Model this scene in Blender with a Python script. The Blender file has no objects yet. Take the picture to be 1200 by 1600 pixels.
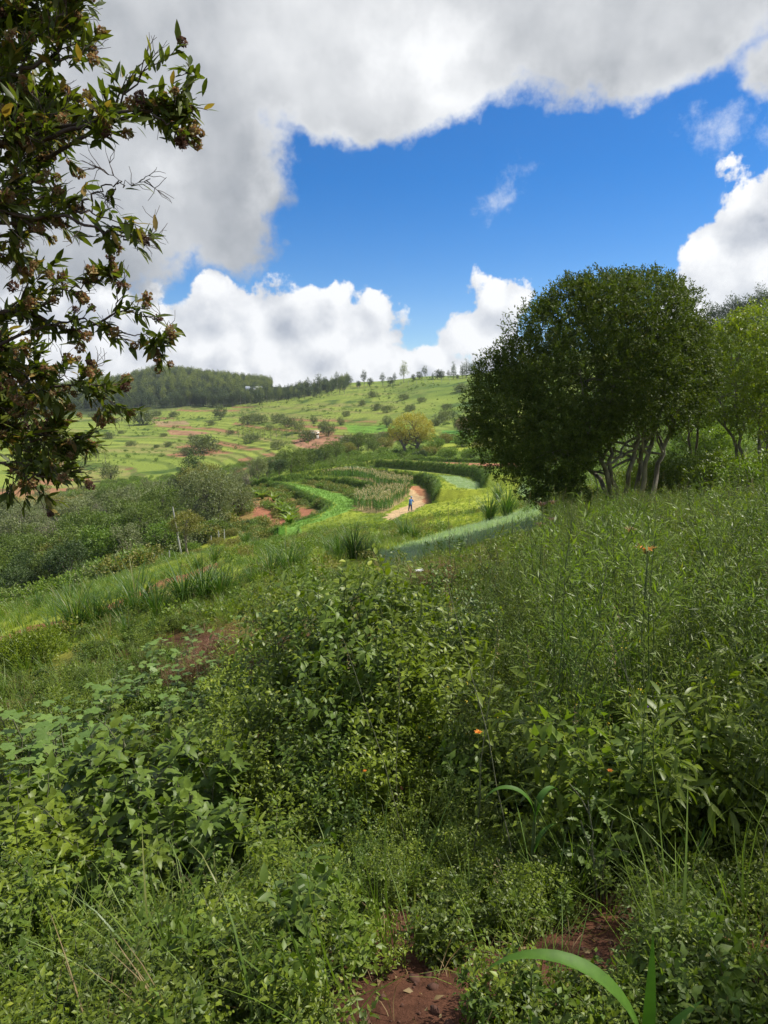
import bpy, math, random
import numpy as np
from mathutils import Vector, Matrix
R = math.radians
rng = np.random.default_rng(7)
random.seed(7)
SC = bpy.context.scene
COL = SC.collection

# ------------------------------------------------------------------ camera
PITCH = R(9.6); FPX = 1066.7; EYE = 1.6
cam_d = bpy.data.cameras.new('camera'); cam = bpy.data.objects.new('camera', cam_d); COL.objects.link(cam)
cam_d.sensor_fit = 'VERTICAL'; cam_d.sensor_height = 36; cam_d.sensor_width = 27; cam_d.lens = 24
cam_d.clip_start = 0.05; cam_d.clip_end = 9000
cam.location = (0, 0, EYE); cam.rotation_euler = (math.pi/2 - PITCH, 0, 0)
SC.camera = cam
def ray(px, py):
    u = (px-600)/FPX; v = (800-py)/FPX
    c, s = math.cos(PITCH), math.sin(PITCH)
    return np.array([u, c+v*s, -s+v*c])
def at(px, py, Y):
    d = ray(px, py); return np.array([0, 0, EYE]) + d*(Y/d[1])
def azel(px, py):
    d = ray(px, py); d = d/np.linalg.norm(d)
    return math.degrees(math.atan2(d[0], d[1])), math.degrees(math.asin(d[2]))

# ------------------------------------------------------------------ light
SUN_AZ, SUN_EL = 73.0, 51.0          # degrees clockwise from +Y (view direction), elevation
sd = Vector((math.sin(R(SUN_AZ))*math.cos(R(SUN_EL)), math.cos(R(SUN_AZ))*math.cos(R(SUN_EL)), math.sin(R(SUN_EL))))
sun_d = bpy.data.lights.new('sun', 'SUN'); sun = bpy.data.objects.new('sun', sun_d); COL.objects.link(sun)
sun_d.energy = 5.0; sun_d.angle = R(0.5); sun_d.color = (1.0, 0.95, 0.85)
sun.rotation_euler = sd.to_track_quat('Z', 'Y').to_euler(); sun.location = (30, 10, 40)
vs = SC.view_settings; vs.view_transform = 'Standard'; vs.look = 'None'; vs.exposure = 0.35; vs.gamma = 1; vs.use_curve_mapping = False
cy = SC.cycles
cy.max_bounces = 6; cy.diffuse_bounces = 3; cy.glossy_bounces = 2; cy.transmission_bounces = 4; cy.transparent_max_bounces = 8; cy.volume_bounces = 0
cy.use_denoising = True

# ------------------------------------------------------------------ node helper
class NT:
    def __init__(s, nt): s.nt = nt; s.N = nt.nodes; s.L = nt.links
    def n(s, typ, ins=None, **kw):
        nd = s.N.new(typ)
        for k, v in kw.items(): setattr(nd, k, v)
        for k, v in (ins or {}).items():
            sock = nd.inputs[k]
            if hasattr(v, 'bl_idname') and 'Socket' in v.bl_idname: s.L.new(v, sock)
            else: sock.default_value = v
        return nd
    def m(s, op, a, b=0.0, c=None, clamp=False):
        ins = {0: a, 1: b}
        if c is not None: ins[2] = c
        nd = s.n('ShaderNodeMath', ins, operation=op); nd.use_clamp = clamp
        return nd.outputs[0]
    def vm(s, op, a, b=(0, 0, 0)):
        nd = s.n('ShaderNodeVectorMath', {0: a, 1: b}, operation=op)
        return nd.outputs['Value' if op in ('LENGTH', 'DOT_PRODUCT', 'DISTANCE') else 0]
    def mix(s, f, a, b):
        nd = s.n('ShaderNodeMix', None, data_type='RGBA')
        for k, v in ((0, f), (6, a), (7, b)):
            if hasattr(v, 'bl_idname') and 'Socket' in v.bl_idname: s.L.new(v, nd.inputs[k])
            else: nd.inputs[k].default_value = (*v, 1) if k and len(v) == 3 else v
        return nd.outputs[2]
    def noise(s, vec, scale, detail=2, rough=0.5, dist=0.0):
        return s.n('ShaderNodeTexNoise', {'Vector': vec, 'Scale': scale, 'Detail': detail, 'Roughness': rough, 'Distortion': dist}).outputs[0]
    def ss(s, x, a, b, lo=0.0, hi=1.0):
        return s.n('ShaderNodeMapRange', {0: x, 1: a, 2: b, 3: lo, 4: hi}, interpolation_type='SMOOTHSTEP').outputs[0]

# ------------------------------------------------------------------ world: Nishita sky with clouds laid out by direction
world = bpy.data.worlds.new('World'); SC.world = world; world.use_nodes = True
world.node_tree.nodes.clear()
W = NT(world.node_tree)
sky = W.n('ShaderNodeTexSky', sky_type='NISHITA', sun_disc=False)
sky.sun_elevation = R(SUN_EL); sky.sun_rotation = R(SUN_AZ); sky.altitude = 1800; sky.air_density = 1.0; sky.dust_density = 0.3; sky.ozone_density = 2.5
tc = W.n('ShaderNodeTexCoord')
D = W.vm('NORMALIZE', tc.outputs['Generated'])
sp = W.n('ShaderNodeSeparateXYZ', {0: D}).outputs
AZ = W.m('MULTIPLY', W.m('ARCTAN2', sp[0], sp[1]), 57.2958)
EL = W.m('MULTIPLY', W.m('ARCSINE', sp[2]), 57.2958)
def comb(a, b, c=0.0): return W.n('ShaderNodeCombineXYZ', {0: a, 1: b, 2: c}).outputs[0]
P0 = comb(AZ, EL)
# warp the lookup with noise so blob outlines break up
wn = W.n('ShaderNodeTexNoise', {'Vector': D, 'Scale': 7.0, 'Detail': 6.0, 'Roughness': 0.6})
warp = W.vm('SCALE', W.vm('SUBTRACT', wn.outputs[1], (0.5, 0.5, 0.5)))
warp.node.inputs['Scale'].default_value = 9.0
P = W.vm('ADD', P0, warp)
def field(blobs, P):
    f = None
    for (cx, cy_, rx, ry) in blobs:
        a, e = azel(cx, cy_); ra = rx/FPX*57.3; re_ = ry/FPX*57.3
        d = W.vm('LENGTH', W.vm('MULTIPLY', W.vm('SUBTRACT', P, (a, e, 0)), (1/ra, 1/re_, 0)))
        g = W.m('SUBTRACT', 1.0, d)
        g = W.m('MULTIPLY', g, min(rx, ry)/100.0)
        f = g if f is None else W.m('SMOOTH_MAX', f, g, 0.25)
    return f
A_BL = [(450, -60, 700, 250), (1000, 20, 420, 140), (120, 180, 330, 260), (330, 260, 190, 130), (200, 370, 240, 80), (-150, 300, 300, 200),
        (600, 115, 250, 105), (880, 110, 200, 80), (1190, 130, 110, 85), (400, 350, 90, 90), (340, 330, 170, 130), (260, 370, 190, 95)]
B_BL = [(365, 485, 75, 62), (465, 500, 80, 55), (575, 500, 62, 45), (300, 540, 150, 70), (190, 520, 150, 75), (560, 560, 170, 45), (90, 500, 130, 70),
        (-60, 480, 120, 90), (690, 580, 65, 32), (755, 496, 58, 50), (772, 525, 44, 36), (730, 515, 42, 40), (1165, 390, 85, 72), (1230, 400, 120, 110),
        (1170, 470, 110, 60), (830, 590, 200, 25), (350, 590, 420, 50), (1000, 600, 300, 25), (-260, 520, 200, 90), (1500, 470, 200, 120)]
C_BL = [(787, 265, 30, 20), (772, 308, 32, 24), (1120, 200, 45, 25), (1190, 210, 50, 20)]
n1 = W.noise(D, 11.0, 9, 0.6)
n2 = W.noise(D, 26.0, 8, 0.62)
vor = W.n('ShaderNodeTexVoronoi', {'Vector': W.vm('ADD', D, W.vm('MULTIPLY', W.vm('SUBTRACT', wn.outputs[1], (.5, .5, .5)), (.06, .06, .06))), 'Scale': 21.0, 'Smoothness': 0.5}, feature='SMOOTH_F1').outputs[0]
bil = W.m('SUBTRACT', 0.45, vor)
fA = W.m('ADD', field(A_BL, P), W.m('SUBTRACT', W.m('MULTIPLY', W.m('SUBTRACT', n1, 0.5), 0.8), 0.48))
fB = W.m('ADD', W.m('ADD', field(B_BL, P), W.m('MULTIPLY', bil, 0.42)), W.m('MULTIPLY', W.m('SUBTRACT', n2, 0.5), 0.5))
fC = W.m('ADD', field(C_BL, P0), W.m('MULTIPLY', W.m('SUBTRACT', n2, 0.46), 1.6))
# scattered cumulus for the directions the photograph does not show
side = W.ss(W.m('ABSOLUTE', AZ), 42, 60)
n0 = W.noise(D, 2.6, 8, 0.6)
fO = W.m('MULTIPLY', W.ss(n0, 0.47, 0.6), side)
high = W.m('MULTIPLY', W.ss(n0, 0.42, 0.55), W.ss(EL, 30, 42))
aA = W.m('MAXIMUM', W.ss(fA, 0.0, 0.28), high)
aB = W.m('MAXIMUM', W.ss(fB, -0.06, 0.05), fO)
aC = W.ss(fC, 0.05, 0.75, 0.0, 0.85)
# shading: compare the density with the density a step toward the sun (up and to the right)
Doff = W.vm('ADD', D, (0.012, 0.006, 0.022))
vor2 = W.n('ShaderNodeTexVoronoi', {'Vector': W.vm('ADD', Doff, W.vm('MULTIPLY', W.vm('SUBTRACT', wn.outputs[1], (.5, .5, .5)), (.06, .06, .06))), 'Scale': 21.0, 'Smoothness': 0.5}, feature='SMOOTH_F1').outputs[0]
n1o = W.noise(Doff, 11.0, 9, 0.6)
lit = W.m('ADD', W.m('MULTIPLY', W.m('SUBTRACT', vor2, vor), 1.1), W.m('MULTIPLY', W.m('SUBTRACT', n1, n1o), 1.6))
deep = W.ss(fB, 0.1, 0.9)
shB = W.m('ADD', W.m('SUBTRACT', 0.83, W.m('MULTIPLY', deep, 0.33)), lit, clamp=True)
colB = W.mix(shB, (3.5, 3.8, 4.4), (8.3, 8.35, 8.4))
n3 = W.noise(D, 3.3, 6, 0.55)
litA = W.m('MULTIPLY', W.m('SUBTRACT', W.noise(D, 6.0, 5, .5), W.noise(Doff, 6.0, 5, .5)), 1.3)
edge = W.m('MULTIPLY', W.m('SUBTRACT', 1.0, W.ss(fA, 0.0, 0.5)), W.ss(EL, 12, 18, 0.06, 0.36))
hi = W.ss(W.m('ADD', field([(255, 285, 60, 45), (415, 300, 45, 55), (690, 60, 140, 60), (700, 150, 90, 40)], P), W.m('MULTIPLY', W.m('SUBTRACT', n1, .5), .8)), 0.0, 0.6, 0.0, 0.38)
shA = W.m('ADD', W.m('ADD', W.m('ADD', W.ss(EL, 7, 23, 0.06, 0.46), edge), W.m('ADD', hi, W.m('MULTIPLY', W.m('SUBTRACT', n3, 0.5), 1.7))), litA, clamp=True)
colA = W.mix(shA, (2.7, 2.9, 3.2), (7.9, 8.0, 8.1))
skyc = sky.outputs[0]
hs = W.n('ShaderNodeHueSaturation', {'Color': skyc, 'Saturation': 1.5, 'Value': 1.08, 'Hue': 0.507}); skyc = hs.outputs[0]
c1 = W.mix(aC, skyc, (6.6, 7.0, 7.7))
c2 = W.mix(aB, c1, colB)
c3 = W.mix(aA, c2, colA)
bg = W.n('ShaderNodeBackground', {'Color': c3, 'Strength': 0.1})
wo = W.n('ShaderNodeOutputWorld', {'Surface': bg.outputs[0]})
world.cycles.sampling_method = 'MANUAL'; world.cycles.sample_map_resolution = 512

# ------------------------------------------------------------------ terrain height
# control points: pixel x, pixel y, distance Y  -> a point the ground passes through
CP = [(60,1600,2.05),(-200,1500,2.1),(300,1570,1.95),(700,1560,1.85),(1150,1480,2.1),
      (600,1350,3.6),(1150,1300,3.2),(100,1400,3.8),
      (60,1230,6.0),(400,1150,6.4),(800,1100,6.0),(1150,1050,6.0),
      (60,1110,8.5),(300,1040,9.5),(560,980,10),(850,950,10),(1150,890,10),
      (-150,1060,12),(60,985,15),(250,945,16.5),(420,890,19),(560,880,18),(700,862,18),(860,820,18),(1060,800,18),(1250,790,18),
      (0,960,24),(160,915,28),(330,865,34),(480,850,34),(620,850,28),(780,815,32),(940,778,26),(1150,735,30),(1350,730,30),
      (-100,975,45),(60,945,50),(180,905,52),(300,868,54),(400,845,52),(520,828,52),(650,805,56),(760,790,55),(850,765,55),(960,740,50),(1150,665,55),(1300,640,60),
      (350,815,70),(470,820,64),(550,795,72),(640,788,74),(720,765,80),(830,745,80),(950,715,90),(1150,600,90),(1300,580,90),
      (380,774,88),(450,762,92),(560,752,96),(680,742,100),(790,728,105),(950,690,120),
      (60,860,85),(200,850,80),(-100,870,90),
      (470,742,115),(600,722,125),(700,712,125),
      (0,792,130),(200,778,135),(350,765,130),(430,732,150),
      (0,740,200),(170,745,185),(300,735,190),(400,720,190),(560,700,170),(640,695,150),(780,660,190),
      (-50,700,270),(150,690,280),(300,700,250),(450,692,230),(560,680,230),
      (50,660,370),(250,655,380),(450,660,300),(600,650,280),(730,635,280),
      (-100,640,480),(180,634,460),(350,634,430),(500,625,380),(620,618,360),(740,600,340),
      (150,606,590),(240,588,620),(300,592,610),(380,601,600),(420,609,560),(550,602,450),(650,594,410),(750,586,400),(850,560,400),(1000,530,330),(1150,515,220),(1300,490,210),
      (0,620,650),(-200,620,700)]
pts = [at(*c) for c in CP]
# around and behind the camera, and far away
def wpt(az, r, z): a = R(az); pts.append(np.array([r*math.sin(a), r*math.cos(a), z]))
for az, z in ((0,0),(60,.1),(120,.25),(180,.1),(240,-.15),(300,-.25)): wpt(az, .8, z*.8)
for az, k in ((50,.1),(75,.18),(110,.25),(150,.2),(200,0.0),(240,-.15),(280,-.25),(310,-.27)):
    wpt(az, 8, 8*k); wpt(az, 40, 40*k*.9)
for az, z in ((60,45),(100,50),(150,30),(200,5),(250,-18),(290,-18),(315,-16)): wpt(az, 200, z)
for az, z in ((60,90),(100,90),(150,60),(200,20),(250,5),(290,5),(320,0)): wpt(az, 800, z)
for az in range(0, 360, 30): wpt(az, 1900, 10)
wpt(0, 900, 5); wpt(-12, 900, 10); wpt(-20, 850, 5); wpt(10, 800, 10); wpt(-28, 1000, 0)
pts = np.array(pts)
def wxy(x, y):
    r = np.hypot(x, y); w = np.log1p(r/3.0)*3.0; r = np.maximum(r, 1e-6)
    return x/r*w, y/r*w
cu, cv = wxy(pts[:, 0], pts[:, 1])
cr = np.hypot(pts[:, 0], pts[:, 1])
ch = pts[:, 2]/(cr+3.0)
def phi(d): return d*np.sqrt(d+1e-9)*0 + d**1.5
n_ = len(pts)
K = phi(np.hypot(cu[:, None]-cu[None], cv[:, None]-cv[None])) ; K[np.arange(n_), np.arange(n_)] = 0
K += np.eye(n_)*0.02
Aug = np.zeros((n_+3, n_+3)); Aug[:n_, :n_] = K; Aug[:n_, n_:] = np.c_[np.ones(n_), cu, cv]; Aug[n_:, :n_] = Aug[:n_, n_:].T
sol = np.linalg.solve(Aug, np.r_[ch, 0, 0, 0])
def h0(x, y):
    x = np.asarray(x, float); y = np.asarray(y, float); sh = x.shape; x = x.ravel(); y = y.ravel()
    out = np.empty(len(x))
    for i in range(0, len(x), 40000):
        a, b = wxy(x[i:i+40000], y[i:i+40000])
        d = np.hypot(a[:, None]-cu[None], b[:, None]-cv[None])
        out[i:i+40000] = phi(d)@sol[:n_] + sol[n_] + a*sol[n_+1] + b*sol[n_+2]
    return (out*(np.hypot(x, y)+3.0)).reshape(sh)

# value noise
_perm = rng.random((256, 256))
def vnoise(x, y, s):
    x = np.asarray(x)/s; y = np.asarray(y)/s
    xi = np.floor(x).astype(int); yi = np.floor(y).astype(int); fx = x-xi; fy = y-yi
    fx = fx*fx*(3-2*fx); fy = fy*fy*(3-2*fy)
    g = lambda i, j: _perm[(xi+i) % 256, (yi+j) % 256]
    return (g(0,0)*(1-fx)+g(1,0)*fx)*(1-fy)+(g(0,1)*(1-fx)+g(1,1)*fx)*fy
def fbm(x, y, s, o=4):
    v = 0; a = .5; t = 0
    for k in range(o): v = v+a*vnoise(x+17.3*k, y-9.1*k, s/2**k); t += a; a *= .5
    return v/t
_ts = np.exp(np.linspace(math.log(0.9), math.log(2500), 1400))
def G(px, py, fn=None):
    """first point where the pixel's ray meets the ground"""
    d = ray(px, py); x = d[0]*_ts/d[1]; y = _ts
    z = EYE + d[2]*_ts/d[1]; h = (fn or h0)(x, y)
    k = np.argmax(z < h)
    if z[k] >= h[k]: return None
    a = z[k-1]-h[k-1]; b = h[k]-z[k]; t = _ts[k-1]+(_ts[k]-_ts[k-1])*a/(a+b)
    X = d[0]*t/d[1]
    return np.array([X, t, float((fn or h0)(np.array([X]), np.array([t]))[0])])
def GP(poly): return [G(*p) for p in poly]

# terrace banks: world polylines, ground steps up on the far side
BANKS_PX = [
 ([(533,743),(579,746),(625,753),(660,757),(676,766),(681,778),(682,786)], 1.5),
 ([(586,730),(620,732),(671,737),(712,743),(745,750),(757,758),(758,768)], 1.6),
 ([(350,770),(396,763),(442,757),(501,744),(533,739),(570,731),(625,718)], 1.3),
 ([(474,757),(533,758),(575,766),(584,774)], 1.0),
 ([(420,762),(460,774),(495,790),(512,800),(500,814),(460,828),(425,842)], .9),
 ([(640,722),(700,723),(790,722),(860,722)], 0.6),
]
def resample(pl, step):
    pl = np.array([p[:2] for p in pl]); seg = np.hypot(*np.diff(pl, axis=0).T); s = np.r_[0, np.cumsum(seg)]
    # smooth with catmull-ish interpolation
    t = np.arange(0, s[-1], step)
    return np.c_[np.interp(t, s, pl[:, 0]), np.interp(t, s, pl[:, 1])]
BANKS = [(np.array([p[:2] for p in GP(b)]), hgt) for b, hgt in BANKS_PX]
EDGE = {}
def banks_h(x, y, mask=None):
    out = np.zeros_like(x)
    for pl, hgt in BANKS:
        best = np.full(x.shape, 1e9); sgn = np.zeros_like(x)
        near = (x > pl[:, 0].min()-14) & (x < pl[:, 0].max()+14) & (y > pl[:, 1].min()-14) & (y < pl[:, 1].max()+14)
        if not near.any(): continue
        X = x[near]; Y = y[near]; b = best[near]; sg = sgn[near]; endf = np.zeros_like(X)
        L = len(pl)-1
        for i in range(L):
            a = pl[i]; e = pl[i+1]-a; l2 = e@e
            tt = ((X-a[0])*e[0]+(Y-a[1])*e[1])/l2; t = np.clip(tt, 0, 1)
            dx = X-a[0]-t*e[0]; dy = Y-a[1]-t*e[1]; dd = np.hypot(dx, dy)
            up = dd < b; b = np.where(up, dd, b)
            cr_ = e[0]*(Y-a[1])-e[1]*(X-a[0])
            sg = np.where(up, np.sign(cr_), sg)
            over = ((i == 0) & (tt < 0)) | ((i == L-1) & (tt > 1))
            endf = np.where(up, over.astype(float), endf)
        prof = np.where(sg > 0, np.exp(-b/4.0), 0.0)
        edge = np.clip(0.5+sg*b/0.7, 0, 1)
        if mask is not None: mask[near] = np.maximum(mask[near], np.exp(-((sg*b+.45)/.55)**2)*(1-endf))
        out[near] += hgt*edge*np.exp(-b/4.0)*(1-endf)
    return out
def H(x, y):
    x = np.asarray(x, float); y = np.asarray(y, float)
    r = np.hypot(x, y)
    z = h0(x, y)+banks_h(x, y)
    z = z+(fbm(x, y, 1.3, 4)-.5)*.16*np.clip(r/3, .4, 1)*np.clip(30/np.maximum(r, 1), .2, 1)
    z = z+(fbm(x+50, y, 28, 3)-.5)*np.clip((r-60)/150, 0, 1)*0.8
    # terraces of the opposite slope
    amp = np.clip((r-165)/40, 0, 1)*np.clip((480-r)/60, 0, 1)*np.clip((60-(x+0.0))/60, 0, 1)
    lv = (h0(x, y)+20+(fbm(x, y, 60, 3)-.5)*1.6)/.62
    f = lv-np.floor(lv)
    z = z+amp*.62*(np.clip((f-.8)/.2, 0, 1)-f)*0.9
    return z
def Hp(x, y): return float(H(np.array([x]), np.array([y]))[0])
def GH(px, py):
    return G(px, py, H)

# ------------------------------------------------------------------ helpers for objects
def tag(o, label=None, cat=None, group=None, kind=None):
    if label: o['label'] = label
    if cat: o['category'] = cat
    if group: o['group'] = group
    if kind: o['kind'] = kind
    return o
def empty(name, loc, rz=0.0, s=1.0):
    o = bpy.data.objects.new(name, None); COL.objects.link(o); o.location = tuple(loc); o.rotation_euler = (0, 0, rz); o.scale = (s, s, s)
    o.empty_display_size = .1
    return o
class MB:
    """collects vertices and polygons with a material index and a random value per element"""
    def __init__(s): s.V = []; s.F = []; s.M = []; s.A = []; s.n = 0
    def add(s, V, F, mi=0, a=None):
        V = np.asarray(V, float).reshape(-1, 3); F = np.asarray(F, int)
        s.V.append(V); s.F.append(F+s.n); s.M.append(np.full(len(F), mi)); s.n += len(V)
        s.A.append(np.full(len(V), random.random()) if a is None else np.broadcast_to(a, (len(V),)).astype(float))
    def inst(s, tmpl, M, T, mi=0, a=None):
        """tmpl=(verts, faces); M: (N,3,3) columns are axes; T: (N,3)"""
        v, f = tmpl; N = len(T)
        if N == 0: return
        V = np.einsum('nij,kj->nki', M, v)+T[:, None]
        F = f[None]+(np.arange(N)*len(v))[:, None, None]
        a = rng.random(N) if a is None else np.asarray(a)
        s.add(V.reshape(-1, 3), F.reshape(-1, f.shape[1]), mi, np.repeat(a, len(v)))
    def tube(s, P, rad, seg=6, mi=0, a=None):
        P = np.asarray(P, float); n = len(P)
        rad = np.broadcast_to(rad, (n,)) if np.ndim(rad) else np.full(n, rad)
        T = np.gradient(P, axis=0); T /= np.linalg.norm(T, axis=1)[:, None]+1e-12
        ref = np.array([0, 0, 1.]) if abs(T[0][2]) < .9 else np.array([1., 0, 0])
        V = []
        u = np.cross(T[0], ref); u /= np.linalg.norm(u)
        ang = np.arange(seg)*2*math.pi/seg
        for i in range(n):
            u = u-T[i]*(u@T[i]); u /= np.linalg.norm(u)+1e-12; w = np.cross(T[i], u)
            V.append(P[i]+rad[i]*(np.cos(ang)[:, None]*u+np.sin(ang)[:, None]*w))
        V = np.concatenate(V)
        k = np.arange(seg); F = []
        for i in range(n-1):
            F.append(np.c_[i*seg+k, i*seg+(k+1) % seg, (i+1)*seg+(k+1) % seg, (i+1)*seg+k])
        s.add(V, np.concatenate(F), mi, a)
    def mesh(s, name, mats, smooth=True):
        me = bpy.data.meshes.new(name)
        V = np.concatenate(s.V); me.vertices.add(len(V)); me.vertices.foreach_set('co', V.ravel())
        starts = []; tot = []; idx = []; c = 0
        for f in s.F:
            m, k = f.shape; starts.append(c+np.arange(m)*k); tot.append(np.full(m, k)); idx.append(f.ravel()); c += m*k
        idx = np.concatenate(idx); starts = np.concatenate(starts)
        me.loops.add(len(idx)); me.loops.foreach_set('vertex_index', idx)
        me.polygons.add(len(starts)); me.polygons.foreach_set('loop_start', starts)
        me.polygons.foreach_set('material_index', np.concatenate(s.M).astype(np.int32))
        me.update(calc_edges=True)
        if smooth: me.polygons.foreach_set('use_smooth', np.ones(len(starts), bool))
        at_ = me.attributes.new('rnd', 'FLOAT', 'POINT'); at_.data.foreach_set('value', np.concatenate(s.A))
        for m in mats: me.materials.append(m)
        return me
    def build(s, name, mats, parent=None, smooth=True, link=True):
        o = bpy.data.objects.new(name, s.mesh(name, mats, smooth))
        if link: COL.objects.link(o)
        if parent is not None: o.parent = parent
        return o
def copy_tree(o, parent=None):
    c = o.copy(); COL.objects.link(c)
    if parent is not None: c.parent = parent
    for ch in KIDS.get(o.name, ()): copy_tree(ch, c)
    return c
KIDS = {}
def kid(root, ch): KIDS.setdefault(root.name, []).append(ch); return ch
def rot_frames(dirs, roll=None, flat=None):
    """frames whose Y axis is dirs (leaf length), Z the leaf normal"""
    d = dirs/(np.linalg.norm(dirs, axis=1)[:, None]+1e-9)
    up = np.array([0, 0, 1.])+rng.normal(0, .25, d.shape) if flat is None else flat
    x = np.cross(d, up); x /= np.linalg.norm(x, axis=1)[:, None]+1e-9
    z = np.cross(x, d)
    if roll is not None:
        c, s_ = np.cos(roll)[:, None], np.sin(roll)[:, None]; x, z = x*c+z*s_, z*c-x*s_
    return np.stack([x, d, z], axis=2)

# ------------------------------------------------------------------ materials
MAT = {}
def new_mat(name):
    m = bpy.data.materials.new(name); m.use_nodes = True; m.node_tree.nodes.clear(); MAT[name] = m
    return m, NT(m.node_tree)
def leaf_mat(name, c1, c2, c3=None, trans=.35, rough=.5, objvar=.5, tw=(1.25, 1.35, .5), spec=.4):
    """c1..c2 colour range by leaf, c3 rare leaves (yellowed, dry or young)"""
    m, t = new_mat(name)
    rn = t.n('ShaderNodeAttribute', attribute_name='rnd').outputs['Fac']
    oi = t.n('ShaderNodeObjectInfo').outputs['Random']
    f = t.m('ADD', t.m('MULTIPLY', rn, 1-objvar), t.m('MULTIPLY', oi, objvar))
    col = t.mix(t.ss(f, .15, .85), c1, c2)
    if c3: col = t.mix(t.ss(rn, .90, .97), col, c3)
    geo = t.n('ShaderNodeNewGeometry')
    nz = t.noise(t.n('ShaderNodeTexCoord').outputs['Object'], 35., 2, .6)
    col = t.mix(t.ss(nz, .3, .75, 0, .35), col, tuple(x*.6 for x in c1))
    p = t.n('ShaderNodeBsdfPrincipled', {'Base Color': col, 'Roughness': rough, 'Specular IOR Level': spec})
    tcol = t.n('ShaderNodeVectorMath', {0: col, 1: tw}, operation='MULTIPLY').outputs[0]
    tr = t.n('ShaderNodeBsdfTranslucent', {'Color': tcol})
    mx = t.n('ShaderNodeMixShader', {0: trans, 1: p.outputs[0], 2: tr.outputs[0]})
    t.n('ShaderNodeOutputMaterial', {0: mx.outputs[0]})
    return m
def bark_mat(name, c1, c2, scale=6., rough=.85):
    m, t = new_mat(name)
    co = t.n('ShaderNodeTexCoord').outputs['Object']
    mp = t.vm('MULTIPLY', co, (1, 1, .3))
    n = t.noise(mp, scale, 6, .65); n2 = t.noise(co, scale*6, 3, .6)
    col = t.mix(t.ss(n, .35, .65), c1, c2)
    bp = t.n('ShaderNodeBump', {'Height': t.m('ADD', n, n2), 'Strength': .5, 'Distance': .02})
    p = t.n('ShaderNodeBsdfPrincipled', {'Base Color': col, 'Roughness': rough, 'Normal': bp.outputs[0], 'Specular IOR Level': .2})
    t.n('ShaderNodeOutputMaterial', {0: p.outputs[0]}); return m
def plain_mat(name, c, rough=.6, var=.25, scale=4., metal=0.):
    m, t = new_mat(name)
    co = t.n('ShaderNodeTexCoord').outputs['Object']; n = t.noise(co, scale, 5, .6)
    col = t.mix(t.ss(n, .3, .7), c, tuple(x*(1-var) for x in c))
    bp = t.n('ShaderNodeBump', {'Height': n, 'Strength': .15, 'Distance': .01})
    p = t.n('ShaderNodeBsdfPrincipled', {'Base Color': col, 'Roughness': rough, 'Metallic': metal, 'Normal': bp.outputs[0]})
    t.n('ShaderNodeOutputMaterial', {0: p.outputs[0]}); return m

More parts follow.
